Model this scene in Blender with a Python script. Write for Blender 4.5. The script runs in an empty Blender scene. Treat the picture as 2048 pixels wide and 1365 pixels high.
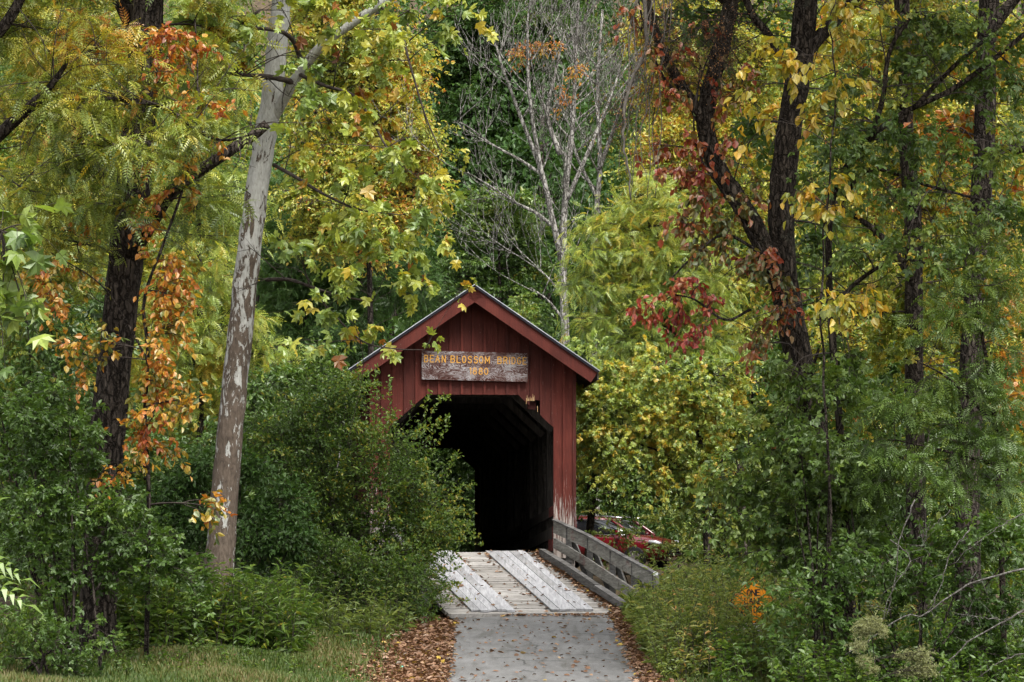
import bpy, math
import numpy as np
from mathutils import Matrix, Vector

sc = bpy.context.scene
COL = sc.collection
R = math.radians
rng = np.random.default_rng(11)

# ------------------------------------------------------------------ camera, sky, sun, exposure
F, CX, HY, EYE = 4850.0, 1024.0, 1110.0, 1.15
cam_d = bpy.data.cameras.new("camera")
cam = bpy.data.objects.new("camera", cam_d)
COL.objects.link(cam)
cam.location = (0, 0, EYE)
cam.rotation_euler = (R(90), 0, 0)
cam_d.sensor_width = 36
cam_d.lens = F / 2048 * 36
cam_d.shift_y = (HY - 682.5) / 2048
cam_d.clip_end = 2000
sc.camera = cam

SUN_EL, SUN_AZ = 58, 150          # azimuth measured from +Y (view direction) clockwise
world = bpy.data.worlds.new("World")
sc.world = world
world.use_nodes = True
wn = world.node_tree
sky = wn.nodes.new("ShaderNodeTexSky")
sky.sky_type = 'NISHITA'
sky.sun_disc = False
sky.sun_elevation = R(SUN_EL)
sky.sun_rotation = R(SUN_AZ)
sky.air_density = 1.0
sky.dust_density = 4.0
sky.ozone_density = 1.0
hs = wn.nodes.new("ShaderNodeHueSaturation")      # thin cloud: the same sky, less blue
hs.inputs["Saturation"].default_value = 0.15
wn.links.new(sky.outputs[0], hs.inputs["Color"])
wn.links.new(hs.outputs[0], wn.nodes["Background"].inputs[0])
wn.nodes["Background"].inputs[1].default_value = 0.15
sun_d = bpy.data.lights.new("sun", 'SUN')
sun_d.energy = 1.5
sun_d.angle = R(25)
sun_d.color = (1.0, 0.95, 0.87)
sun = bpy.data.objects.new("sun", sun_d)
COL.objects.link(sun)
sd = Vector((math.sin(R(SUN_AZ)) * math.cos(R(SUN_EL)), math.cos(R(SUN_AZ)) * math.cos(R(SUN_EL)), math.sin(R(SUN_EL))))
sun.rotation_euler = sd.to_track_quat('Z', 'Y').to_euler()
sc.view_settings.view_transform = 'Standard'
sc.view_settings.look = 'None'
sc.view_settings.exposure = 1.35
sc.cycles.max_bounces = 10
sc.cycles.diffuse_bounces = 8
sc.cycles.glossy_bounces = 1
sc.cycles.transmission_bounces = 8
sc.cycles.caustics_reflective = False
sc.cycles.caustics_refractive = False
sc.cycles.use_denoising = True
sc.cycles.use_adaptive_sampling = True
sc.cycles.adaptive_threshold = 0.01

# ------------------------------------------------------------------ helpers
def P(px, py, Y):
    return np.array([(px - CX) * Y / F, Y, EYE - (py - HY) * Y / F])

def nrm(a):
    return a / np.maximum(np.linalg.norm(a, axis=-1, keepdims=True), 1e-9)

def tag(o, label=None, cat=None, group=None, kind=None):
    if label: o["label"] = label
    if cat: o["category"] = cat
    if group: o["group"] = group
    if kind: o["kind"] = kind
    return o

def empty(name, loc=(0, 0, 0), rz=0.0):
    o = bpy.data.objects.new(name, None)
    o.location = loc
    o.rotation_euler = (0, 0, rz)
    o.empty_display_size = 0.2
    COL.objects.link(o)
    return o

def mesh_obj(name, V, quads=None, tris=None, mat=None, parent=None, tint=None, flat=True, polys=None, matidx=None):
    V = np.asarray(V, dtype=np.float32).reshape(-1, 3)
    loops, starts, off = [], [], 0
    for arr, k in ((quads, 4), (tris, 3)):
        if arr is not None and len(arr):
            arr = np.asarray(arr, dtype=np.int32).reshape(-1, k)
            loops.append(arr.ravel())
            starts.append(off + k * np.arange(len(arr), dtype=np.int32))
            off += arr.size
    if polys:
        for p in polys:
            loops.append(np.asarray(p, dtype=np.int32))
            starts.append(np.array([off], dtype=np.int32))
            off += len(p)
    loops = np.concatenate(loops)
    starts = np.concatenate(starts)
    me = bpy.data.meshes.new(name)
    me.vertices.add(len(V))
    me.vertices.foreach_set("co", V.ravel())
    me.loops.add(len(loops))
    me.loops.foreach_set("vertex_index", loops)
    me.polygons.add(len(starts))
    me.polygons.foreach_set("loop_start", starts)
    if flat:
        a = me.attributes.new("sharp_face", 'BOOLEAN', 'FACE')
        a.data.foreach_set("value", np.ones(len(starts), dtype=bool))
    me.update(calc_edges=True)
    if tint is not None:
        a = me.attributes.new("tint", 'FLOAT', 'POINT')
        a.data.foreach_set("value", np.asarray(tint, dtype=np.float32))
    for m in (mat if isinstance(mat, (list, tuple)) else [mat]):
        if m: me.materials.append(m)
    if matidx is not None:
        me.polygons.foreach_set("material_index", np.asarray(matidx, dtype=np.int32))
    o = bpy.data.objects.new(name, me)
    COL.objects.link(o)
    if parent: o.parent = parent
    return o

class MB:
    """collects boxes, prisms and tubes into one mesh"""
    def __init__(s): s.V, s.P, s.n = [], [], 0
    def add(s, verts, polys):
        verts = np.asarray(verts, float).reshape(-1, 3)
        s.V.append(verts)
        for p in polys: s.P.append([i + s.n for i in p])
        s.n += len(verts)
    def hexa(s, p):           # 8 points: bottom 4 ccw, top 4 ccw
        s.add(p, [(3, 2, 1, 0), (4, 5, 6, 7), (0, 1, 5, 4), (1, 2, 6, 5), (2, 3, 7, 6), (3, 0, 4, 7)])
    def box(s, x0, x1, y0, y1, z0, z1):
        s.hexa([(x0, y0, z0), (x1, y0, z0), (x1, y1, z0), (x0, y1, z0), (x0, y0, z1), (x1, y0, z1), (x1, y1, z1), (x0, y1, z1)])
    def beam(s, a, b, w, h, up=(0, 0, 1), j=0.0):   # bar from a to b, w across, h along up (top at a/b)
        a, b, up = np.array(a, float), np.array(b, float), np.array(up, float)
        t = nrm(b - a); side = nrm(np.cross(t, up)); u = np.cross(side, t)
        q = []
        for p in (a, b):
            q.append([p - side * w / 2 - u * h, p + side * w / 2 - u * h, p + side * w / 2, p - side * w / 2])
        A, B = q
        pts = [A[0], A[1], B[1], B[0], A[3], A[2], B[2], B[3]]
        pts = np.array(pts)
        if j: pts = pts + rng.normal(0, j, pts.shape)
        s.hexa(pts)
    def tube(s, path, radii, sides=8, rough=0.0, cap=True):
        path = np.asarray(path, float); k = len(path)
        radii = np.broadcast_to(np.asarray(radii, float), (k,))
        t = nrm(np.gradient(path, axis=0))
        u = np.cross(t[0], (1, 0, 0) if abs(t[0][0]) < .8 else (0, 0, 1)); u = nrm(u)
        ang = np.linspace(0, 2 * math.pi, sides, endpoint=False)
        rings = []
        lump = 1 + rough * rng.normal(0, 1, (k, sides))
        for i in range(k):
            u = nrm(u - t[i] * np.dot(u, t[i])); v = np.cross(t[i], u)
            rings.append(path[i] + radii[i] * ((np.cos(ang) * lump[i])[:, None] * u + (np.sin(ang) * lump[i])[:, None] * v))
        V = np.concatenate(rings)
        polys = []
        for i in range(k - 1):
            for a in range(sides):
                b = (a + 1) % sides
                polys.append((i * sides + a, i * sides + b, (i + 1) * sides + b, (i + 1) * sides + a))
        if cap:
            polys.append(tuple(range(sides))[::-1]); polys.append(tuple((k - 1) * sides + a for a in range(sides)))
        s.add(V, polys)
    def build(s, name, mat, parent=None, flat=True):
        return mesh_obj(name, np.concatenate(s.V), mat=mat, parent=parent, flat=flat, polys=s.P)

def smooth_path(pts, n):
    pts = np.asarray(pts, float); k = len(pts)
    ext = np.vstack([2 * pts[0] - pts[1], pts, 2 * pts[-1] - pts[-2]])
    ts = np.linspace(0, k - 1 - 1e-6, n); out = []
    for t in ts:
        i = int(t); f = t - i
        p0, p1, p2, p3 = ext[i:i + 4]
        out.append(.5 * ((2 * p1) + (p2 - p0) * f + (2 * p0 - 5 * p1 + 4 * p2 - p3) * f * f + (3 * p1 - p0 - 3 * p2 + p3) * f ** 3))
    return np.array(out)

# ------------------------------------------------------------------ materials
class NT:
    def __init__(s, name):
        s.m = bpy.data.materials.new(name); s.m.use_nodes = True
        s.t = s.m.node_tree; s.t.nodes.clear()
        s.out = s.t.nodes.new("ShaderNodeOutputMaterial")
    def n(s, typ, **kw):
        nd = s.t.nodes.new("ShaderNode" + typ)
        for k, v in kw.items():
            if k.startswith("i_"):
                key = k[2:]
                key = int(key) if key.isdigit() else key.replace("_", " ")
                nd.inputs[key].default_value = v
            else: setattr(nd, k, v)
        return nd
    def l(s, a, b): s.t.links.new(a, b)
    def ramp(s, fac, stops, interp='LINEAR'):
        r = s.n("ValToRGB"); e = r.color_ramp.elements; r.color_ramp.interpolation = interp
        while len(e) < len(stops): e.new(0.5)
        for el, (p, c) in zip(e, stops):
            el.position = p; el.color = (*c, 1) if len(c) == 3 else c
        if fac is not None: s.l(fac, r.inputs[0])
        return r
    def noise(s, scale, detail=4, rough=.55, dist=0.0, stretch=(1, 1, 1), coord="Object", off=(0, 0, 0)):
        tc = s.n("TexCoord"); mp = s.n("Mapping"); mp.inputs["Scale"].default_value = stretch
        mp.inputs["Location"].default_value = off
        s.l(tc.outputs[coord], mp.inputs[0])
        nz = s.n("TexNoise", i_Scale=scale, i_Detail=detail, i_Roughness=rough, i_Distortion=dist)
        s.l(mp.outputs[0], nz.inputs["Vector"])
        return nz
    def mix(s, fac, a, b, typ='MIX'):
        m = s.n("MixRGB", blend_type=typ)
        for i, v in ((0, fac), (1, a), (2, b)):
            if isinstance(v, (int, float)): m.inputs[i].default_value = v
            elif isinstance(v, tuple): m.inputs[i].default_value = (*v, 1)
            else: s.l(v, m.inputs[i])
        return m.outputs[0]
    def math(s, op, a, b=None):
        m = s.n("Math", operation=op)
        for i, v in ((0, a), (1, b)):
            if v is None: continue
            if isinstance(v, (int, float)): m.inputs[i].default_value = v
            else: s.l(v, m.inputs[i])
        return m.outputs[0]
    def finish(s, color, rough=.8, bump=None, bump_d=.01, bump_s=.6, spec=.3, metal=0.0, coat=0.0):
        p = s.n("BsdfPrincipled"); p.inputs["Specular IOR Level"].default_value = spec
        p.inputs["Metallic"].default_value = metal; p.inputs["Coat Weight"].default_value = coat
        if isinstance(color, tuple): p.inputs["Base Color"].default_value = (*color, 1)
        else: s.l(color, p.inputs["Base Color"])
        if isinstance(rough, (int, float)): p.inputs["Roughness"].default_value = rough
        else: s.l(rough, p.inputs["Roughness"])
        if bump is not None:
            b = s.n("Bump", i_Distance=bump_d, i_Strength=bump_s); s.l(bump, b.inputs["Height"]); s.l(b.outputs[0], p.inputs["Normal"])
        s.l(p.outputs[0], s.out.inputs[0])
        return s.m

def noisy(name, stops, scale=4, stretch=(1, 1, 1), rough=.85, bump_d=.01, detail=6, dist=0.0, spec=.2, coat=0, metal=0):
    t = NT(name); nz = t.noise(scale, detail, .6, dist, stretch)
    r = t.ramp(nz.outputs[0], stops)
    return t.finish(r.outputs[0], rough, nz.outputs[0] if bump_d else None, bump_d, spec=spec, coat=coat, metal=metal)

def leaf_mat(name, stops, trans=.35, gloss=.06, rough=.45):
    t = NT(name)
    at = t.n("Attribute", attribute_name="tint")
    r = t.ramp(at.outputs["Fac"], stops)
    nz = t.noise(22, 3, .7)
    v = t.ramp(nz.outputs[0], [(.28, (.62, .60, .55)), (.5, (1, 1, 1)), (.72, (1.2, 1.2, 1.15))])
    c = t.mix(1.0, r.outputs[0], v.outputs[0], 'MULTIPLY')
    d = t.n("BsdfDiffuse"); tr = t.n("BsdfTranslucent"); g = t.n("BsdfGlossy", i_Roughness=rough)
    t.l(c, d.inputs[0])
    sat = t.mix(1.0, c, (1.15, 1.1, .6), 'MULTIPLY')
    t.l(sat, tr.inputs[0]); g.inputs[0].default_value = (.85, .9, .8, 1)
    m1 = t.n("MixShader", i_0=trans); t.l(d.outputs[0], m1.inputs[1]); t.l(tr.outputs[0], m1.inputs[2])
    m2 = t.n("MixShader", i_0=gloss); t.l(m1.outputs[0], m2.inputs[1]); t.l(g.outputs[0], m2.inputs[2])
    t.l(m2.outputs[0], t.out.inputs[0])
    return t.m

M = {}
# leaf colours: tint 0..1 runs from the greenest to the most turned leaf
M['walnut'] = leaf_mat("walnut_leaf", [(0, (.08, .13, .022)), (.3, (.20, .265, .035)), (.55, (.38, .40, .05)), (.75, (.52, .42, .045)), (.9, (.52, .24, .03)), (1, (.34, .12, .02))], .45)
M['sycamore'] = leaf_mat("sycamore_leaf", [(0, (.14, .22, .05)), (.35, (.29, .38, .065)), (.6, (.47, .48, .07)), (.78, (.55, .40, .045)), (.9, (.42, .16, .025)), (1, (.18, .06, .02))], .45)
M['orange'] = leaf_mat("orange_leaf", [(0, (.08, .12, .02)), (.2, (.20, .20, .025)), (.38, (.46, .30, .03)), (.62, (.56, .24, .03)), (.85, (.52, .15, .02)), (1, (.30, .06, .015))], .45)
M['maple_yellow'] = leaf_mat("yellow_maple_leaf", [(0, (.12, .18, .03)), (.28, (.25, .33, .045)), (.5, (.43, .46, .065)), (.75, (.58, .47, .06)), (.92, (.56, .27, .035)), (1, (.42, .13, .02))], .45)
M['sumac_green'] = leaf_mat("pale_green_leaf", [(0, (.09, .16, .03)), (.3, (.20, .29, .05)), (.6, (.34, .42, .075)), (.85, (.50, .47, .07)), (1, (.55, .38, .04))], .45)
M['dark_green'] = leaf_mat("dark_green_leaf", [(0, (.028, .062, .013)), (.5, (.060, .128, .026)), (.85, (.105, .185, .034)), (1, (.16, .17, .025))], .35, .03)
M['mid_green'] = leaf_mat("mid_green_leaf", [(0, (.040, .088, .015)), (.5, (.092, .172, .028)), (.85, (.165, .25, .038)), (1, (.30, .27, .035))], .4)
M['elder'] = leaf_mat("elder_leaf", [(0, (.045, .090, .015)), (.45, (.105, .180, .028)), (.8, (.20, .27, .042)), (.95, (.34, .30, .04)), (1, (.42, .29, .03))], .38, .05)
M['bush'] = leaf_mat("bush_leaf", [(0, (.032, .070, .012)), (.5, (.078, .148, .022)), (.85, (.16, .235, .036)), (1, (.34, .29, .035))], .47, .035)
M['red'] = leaf_mat("red_leaf", [(0, (.07, .10, .02)), (.28, (.17, .14, .025)), (.48, (.30, .11, .025)), (.72, (.36, .07, .025)), (1, (.22, .022, .015))], .35, .07)
M['yellow'] = leaf_mat("yellow_leaf", [(0, (.12, .18, .02)), (.3, (.36, .34, .03)), (.6, (.55, .37, .025)), (.9, (.55, .28, .02)), (1, (.30, .12, .02))], .4)
M['crimson'] = leaf_mat("crimson_leaf", [(0, (.34, .12, .03)), (.35, (.36, .045, .022)), (.7, (.26, .022, .018)), (1, (.14, .012, .014))], .3, .06)
M['weed'] = leaf_mat("weed_leaf", [(0, (.075, .125, .025)), (.4, (.165, .23, .045)), (.7, (.29, .33, .07)), (.88, (.44, .38, .10)), (1, (.44, .26, .09))], .42)
M['grass'] = leaf_mat("grass_blade", [(0, (.045, .085, .015)), (.45, (.085, .13, .024)), (.72, (.15, .15, .045)), (1, (.24, .18, .09))], .3, .04)
M['litter'] = leaf_mat("fallen_leaf", [(0, (.07, .036, .022)), (.4, (.17, .088, .052)), (.7, (.28, .155, .095)), (.9, (.38, .25, .15)), (1, (.44, .30, .05))], .15, .04)
M['dead'] = noisy('dead_branch_wood', [(.35, (.035, .03, .026)), (.55, (.09, .083, .074)), (.68, (.26, .26, .24))], 30, bump_d=.002)
M['puff'] = leaf_mat("seed_puff", [(0, (.22, .25, .10)), (1, (.42, .43, .24))], .4, .02)
M['dry'] = leaf_mat("dry_leaf", [(0, (.20, .09, .04)), (1, (.42, .24, .12))], .3, .02)
M['hill'] = leaf_mat("hill_leaf", [(0, (.024, .060, .014)), (.35, (.058, .125, .026)), (.55, (.10, .17, .03)), (.72, (.16, .20, .025)), (.87, (.34, .29, .03)), (1, (.40, .18, .02))], .3, .03)

def bark(name, c0, c1, c2, vs=9.0, lich=None):
    t = NT(name)
    n1 = t.noise(vs, 8, .72, .5, (1.6, 1.6, .34))
    n2 = t.noise(2.2, 4, .6)
    r = t.ramp(n1.outputs[0], [(.34, c0), (.5, c1), (.64, c2)])
    c = r.outputs[0]
    tc = t.n("TexCoord"); mp = t.n("Mapping"); mp.inputs["Scale"].default_value = (1, 1, .28); t.l(tc.outputs["Object"], mp.inputs[0])
    wv = t.noise(6, 3, .6); va = t.mix(.12, mp.outputs[0], wv.outputs["Color"])
    vo = t.n("TexVoronoi", feature='DISTANCE_TO_EDGE', i_Scale=vs * 1.5); t.l(va, vo.inputs["Vector"])
    ck = t.ramp(vo.outputs["Distance"], [(.02, (.30, .29, .28)), (.16, (1, 1, 1))])
    c = t.mix(1.0, c, ck.outputs[0], 'MULTIPLY')
    if lich:
        f = t.ramp(n2.outputs[0], [(.56, (0, 0, 0)), (.68, (1, 1, 1))])
        ff = t.math('MULTIPLY', f.outputs[0], .6)
        c = t.mix(ff, c, lich)
    return t.finish(c, .95, t.math('ADD', n1.outputs[0], ck.outputs[0]), .04, 1.0, spec=.1)
M['bark_dark'] = bark("dark_bark", (.016, .013, .011), (.050, .041, .034), (.12, .10, .084), 9)
M['bark_brown'] = bark("brown_bark", (.014, .011, .009), (.050, .040, .031), (.115, .093, .073), 10, (.075, .077, .058))
M['bark_grey'] = bark("grey_bark", (.16, .15, .135), (.30, .285, .258), (.44, .42, .39), 9)
M['twig'] = noisy("twig_bark", [(.3, (.02, .016, .014)), (.7, (.075, .06, .05))], 12, bump_d=0)
M['twig_pale'] = noisy("pale_twig_bark", [(.3, (.075, .066, .056)), (.7, (.185, .166, .143))], 12, bump_d=0)
def mk_syc():
    t = NT("sycamore_bark")
    tc = t.n("TexCoord"); sp = t.n("SeparateXYZ"); t.l(tc.outputs["Object"], sp.inputs[0])
    big = t.noise(7.5, 6, .68, .6, (1, 1, .30))
    fine = t.noise(24, 5, .65, .3, (1, 1, .35))
    # bark shed from about 3 m upward, brown plates kept lower down
    h = t.n("MapRange", i_1=2.0, i_2=9.5, i_3=-.085, i_4=.14); t.l(sp.outputs[2], h.inputs[0])
    v = t.math('ADD', big.outputs[0], h.outputs[0])
    v = t.math('ADD', v, t.math('MULTIPLY', t.math('SUBTRACT', fine.outputs[0], .5), .22))
    f = t.ramp(v, [(.50, (0, 0, 0)), (.525, (1, 1, 1))])
    br = t.ramp(fine.outputs[0], [(.3, (.050, .038, .029)), (.7, (.15, .118, .092))])
    wh = t.ramp(fine.outputs[0], [(.3, (.27, .27, .245)), (.55, (.40, .40, .375)), (.75, (.52, .52, .50))])
    c = t.mix(f.outputs[0], br.outputs[0], wh.outputs[0])
    bh = t.math('SUBTRACT', fine.outputs[0], t.math('MULTIPLY', f.outputs[0], .5))
    return t.finish(c, .9, bh, .012, .8, spec=.15)
M['bark_syc'] = mk_syc()

def red_paint(name, wear_low=True):
    t = NT(name)
    tc = t.n("TexCoord"); sp = t.n("SeparateXYZ"); t.l(tc.outputs["Object"], sp.inputs[0])
    grain = t.noise(5, 6, .65, .4, (9, 9, .5))
    blot = t.noise(1.6, 4, .6, 0, (1.5, 1.5, .7))
    col = t.ramp(blot.outputs[0], [(.3, (.064, .012, .008)), (.55, (.094, .0185, .0125)), (.75, (.124, .029, .019))])
    g = t.ramp(grain.outputs[0], [(.3, (.7, .7, .7)), (.65, (1.08, 1.08, 1.08))])
    c = t.mix(1.0, col.outputs[0], g.outputs[0], 'MULTIPLY')
    grey = t.ramp(grain.outputs[0], [(.3, (.14, .12, .105)), (.7, (.38, .35, .33))])
    h = t.n("MapRange", i_1=0.2, i_2=1.75, i_3=.24, i_4=-.11); t.l(sp.outputs[2], h.inputs[0])
    w = t.math('ADD', grain.outputs[0], h.outputs[0] if wear_low else -.13)
    wf = t.ramp(w, [(.57, (0, 0, 0)), (.66, (1, 1, 1))])
    c = t.mix(wf.outputs[0], c, grey.outputs[0])
    ge = t.n("NewGeometry"); pb = t.ramp(ge.outputs["Random Per Island"], [(0, (.74, .76, .78)), (.5, (1, 1, 1)), (1, (1.2, 1.14, 1.1))]); c = t.mix(1.0, c, pb.outputs[0], 'MULTIPLY')
    sp2 = t.noise(38, 2, .5, 0, (1, 1, .35)); sf = t.ramp(sp2.outputs[0], [(.70, (0, 0, 0)), (.76, (.55, .55, .55))]); c = t.mix(sf.outputs[0], c, (.22, .15, .13))
    return t.finish(c, .75, grain.outputs[0], .006, .6, spec=.25)
M['red'+'_wall'] = red_paint("red_board_paint")
M['red_trim'] = red_paint("red_trim_paint", False)
M['old_red_wood'] = None
def wood(name, c0, c1, c2, stretch=(1, 1, 1), scale=6, redp=0.0):
    t = NT(name)
    n1 = t.noise(scale, 7, .65, .6, stretch)
    n2 = t.noise(.9, 4, .6)
    r = t.ramp(n1.outputs[0], [(.3, c0), (.5, c1), (.7, c2)])
    v = t.ramp(n2.outputs[0], [(.3, (.8, .8, .8)), (.7, (1.12, 1.12, 1.12))])
    c = t.mix(1.0, r.outputs[0], v.outputs[0], 'MULTIPLY')
    ge = t.n('NewGeometry'); pb = t.ramp(ge.outputs['Random Per Island'], [(0, (.76, .75, .73)), (1, (1.15, 1.15, 1.16))]); c = t.mix(1.0, c, pb.outputs[0], 'MULTIPLY')
    if redp:
        n3 = t.noise(2.3, 5, .65)
        f = t.ramp(n3.outputs[0], [(.5 + .1 * (1 - redp), (0, 0, 0)), (.62 + .1 * (1 - redp), (.7, .7, .7))])
        c = t.mix(f.outputs[0], c, (.20, .065, .055))
    return t.finish(c, .9, n1.outputs[0], .006, .7, spec=.15)
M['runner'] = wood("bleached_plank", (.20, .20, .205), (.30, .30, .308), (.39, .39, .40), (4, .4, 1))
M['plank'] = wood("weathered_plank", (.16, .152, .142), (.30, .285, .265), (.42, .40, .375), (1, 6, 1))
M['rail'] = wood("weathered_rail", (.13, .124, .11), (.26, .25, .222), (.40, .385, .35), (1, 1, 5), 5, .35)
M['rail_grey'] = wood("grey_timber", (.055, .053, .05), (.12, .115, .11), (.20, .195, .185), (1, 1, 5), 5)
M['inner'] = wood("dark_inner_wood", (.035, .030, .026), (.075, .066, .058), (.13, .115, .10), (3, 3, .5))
M['inner_red'] = wood("inner_red_board", (.09, .024, .02), (.15, .04, .034), (.2, .08, .07), (3, .5, 3))
M['dark_red'] = wood('dark_red_board', (.018, .005, .004), (.032, .009, .008), (.05, .016, .014), (3, 3, .5))
M['raw'] = wood("raw_split_wood", (.35, .2, .09), (.55, .36, .18), (.7, .5, .3), (6, 6, .5))
M['roof'] = noisy("galvanised_roof", [(.3, (.40, .42, .46)), (.7, (.62, .64, .68))], 3, rough=.45, bump_d=.002, spec=.5, metal=.2)
M['roof_edge'] = noisy("dark_roof_edge", [(.3, (.008, .008, .012)), (.7, (.02, .02, .026))], 6, bump_d=0)
M['letter'] = noisy("yellow_letter_paint", [(.3, (.50, .24, .04)), (.7, (.66, .36, .07))], 30, bump_d=0)
def mk_signwood():
    t = NT("weathered_sign_board")
    n0 = t.noise(1.3, 2, .5, 1.5, (1.2, 1, 2.6))
    tc = t.n("TexCoord"); mp = t.n("Mapping"); mp.inputs["Scale"].default_value = (.7, 1, 3.4); t.l(tc.outputs["Object"], mp.inputs[0])
    n1 = t.noise(2.6, 3, .5, 1.6, (.8, 1, 3.2))
    w = t.math('FRACT', t.math('MULTIPLY', n1.outputs[0], 13))
    w = t.math('ABSOLUTE', t.math('SUBTRACT', w, .5))
    mk = t.noise(2.2, 4, .6, .5, (1, 1, 2))
    f = t.math('ADD', t.math('MULTIPLY', w, .75), mk.outputs[0])
    r = t.ramp(f, [(.46, (.035, .012, .009)), (.66, (.085, .032, .024)), (.74, (.15, .12, .115)), (.90, (.32, .31, .32))])
    return t.finish(r.outputs[0], .85, f, .004, .6, spec=.2)
M['signwood'] = mk_signwood()
def mk_asphalt():
    t = NT("old_asphalt")
    f1 = t.noise(160, 3, .7); f2 = t.noise(.8, 5, .6); f3 = t.noise(7, 5, .6, 0, (1, .35, 1))
    a = t.ramp(f1.outputs[0], [(.3, (.12, .12, .119)), (.55, (.178, .177, .175)), (.75, (.26, .259, .257))])
    b = t.ramp(f2.outputs[0], [(.3, (.78, .78, .78)), (.7, (1.12, 1.12, 1.12))])
    c = t.mix(1, a.outputs[0], b.outputs[0], 'MULTIPLY')
    d = t.ramp(f3.outputs[0], [(.35, (.85, .84, .82)), (.65, (1.06, 1.06, 1.06))])
    c = t.mix(1, c, d.outputs[0], 'MULTIPLY')
    tc = t.n("TexCoord"); wv = t.noise(2.5, 3, .6); va = t.mix(.16, tc.outputs["Object"], wv.outputs["Color"])
    vo = t.n("TexVoronoi", feature='DISTANCE_TO_EDGE', i_Scale=.75); t.l(va, vo.inputs["Vector"])
    ck = t.ramp(vo.outputs["Distance"], [(.006, (.45, .45, .45)), (.016, (1, 1, 1))])
    br = t.noise(1.1, 3, .6, 0, (1, 1, 1), off=(3, 7, 1)); bm = t.ramp(br.outputs[0], [(.48, (0, 0, 0)), (.58, (1, 1, 1))])
    c = t.mix(bm.outputs[0], c, t.mix(1, c, ck.outputs[0], 'MULTIPLY'))
    st = t.noise(1.7, 5, .65, .6, (2.2, .35, 1)); sm = t.ramp(st.outputs[0], [(.36, (.74, .73, .70)), (.5, (1, 1, 1))])
    c = t.mix(1, c, sm.outputs[0], 'MULTIPLY')
    return t.finish(c, .9, f1.outputs[0], .004, .6, spec=.25)
M['asphalt'] = mk_asphalt()
M['soil'] = noisy("leafy_soil", [(.3, (.03, .022, .014)), (.5, (.07, .05, .03)), (.7, (.11, .085, .045))], 5, bump_d=.03)
M['car_red'] = noisy("red_car_paint", [(.3, (.13, .005, .010)), (.7, (.17, .007, .013))], 2, rough=.25, bump_d=0, spec=.6, coat=1.0)
M['glass'] = noisy("dark_car_glass", [(.3, (.01, .012, .014)), (.7, (.016, .02, .022))], 1, rough=.04, bump_d=0, spec=.9)
M['chrome'] = noisy("bright_chrome", [(.3, (.75, .75, .77)), (.7, (.85, .85, .87))], 3, rough=.18, bump_d=0, metal=1.0)
M['rubber'] = noisy("tyre_rubber", [(.3, (.015, .015, .016)), (.7, (.03, .03, .03))], 12, bump_d=.002)
M['lamp_glass'] = noisy("headlight_glass", [(.3, (.6, .62, .65)), (.7, (.8, .82, .84))], 3, rough=.1, bump_d=0, spec=.8)
M['sign_orange'] = noisy("orange_sign_sheet", [(.3, (.60, .20, .006)), (.7, (.70, .25, .01))], 3, rough=.6, bump_d=0)
M['sign_white'] = noisy("white_sign_sheet", [(.3, (.52, .52, .50)), (.7, (.66, .66, .64))], 4, rough=.6, bump_d=0)
M['sign_black'] = noisy("black_sign_print", [(.3, (.012, .012, .012)), (.7, (.022, .022, .022))], 8, rough=.6, bump_d=0)
M['post'] = noisy("steel_post", [(.3, (.12, .13, .12)), (.7, (.22, .23, .22))], 8, rough=.6, bump_d=.001)
M['teal'] = noisy("turquoise_plastic", [(.3, (.10, .52, .42)), (.7, (.14, .62, .52))], 8, rough=.4, bump_d=0)
M['reflector'] = noisy("white_reflector", [(.3, (.7, .72, .7)), (.7, (.85, .87, .85))], 20, rough=.3, bump_d=0)

# ------------------------------------------------------------------ leaf shapes (unit length along +x, normal +z)
def tmpl_ovate(w=.26):
    return np.array([(0, 0, 0), (.3, w, .07), (.68, w * .75, .04), (1, 0, -.08), (.68, -w * .75, .04), (.3, -w, .07)], float), [(0, 5, 4, 3), (0, 3, 2, 1)], [], .62 * 2 * w * .95
def tmpl_small(w=.25):
    return np.array([(0, 0, 0), (.45, w, .06), (1, 0, -.06), (.45, -w, .06)], float), [(0, 3, 2, 1)], [], w
def tmpl_palm():
    half = [(-.03, .26, -.02), (.20, .56, -.12), (.36, .30, .04), (.74, .44, -.10), (.70, .19, .04)]
    V = [(.34, 0, .03), (0, 0, 0)] + half + [(1, 0, -.14)] + [(x, -y, z) for x, y, z in half[::-1]]
    n = len(V); tris = [(0, i, i + 1) for i in range(1, n - 1)] + [(0, n - 1, 1)]
    tris = [t[::-1] for t in tris]
    return np.array(V, float), [], tris, .52
def tmpl_tri(w=.3):
    V, Q = [], []
    o, q, _, _ = tmpl_ovate(w)
    for (bx, by, a, s) in ((.42, 0, 0, .60), (.36, .03, 58, .50), (.36, -.03, -58, .50)):
        c, si = math.cos(R(a)), math.sin(R(a)); n = len(V)
        for x, y, z in o * s: V.append((bx + c * x - si * y, by + si * x + c * y, z - .10 * (a != 0)))
        for f in q: Q.append(tuple(i + n for i in f))
    n = len(V); V += [(0, -.008, 0), (.42, -.008, 0), (.42, .008, 0), (0, .008, 0)]; Q.append((n, n + 1, n + 2, n + 3))
    return np.array(V, float), Q, [], .36
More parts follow.
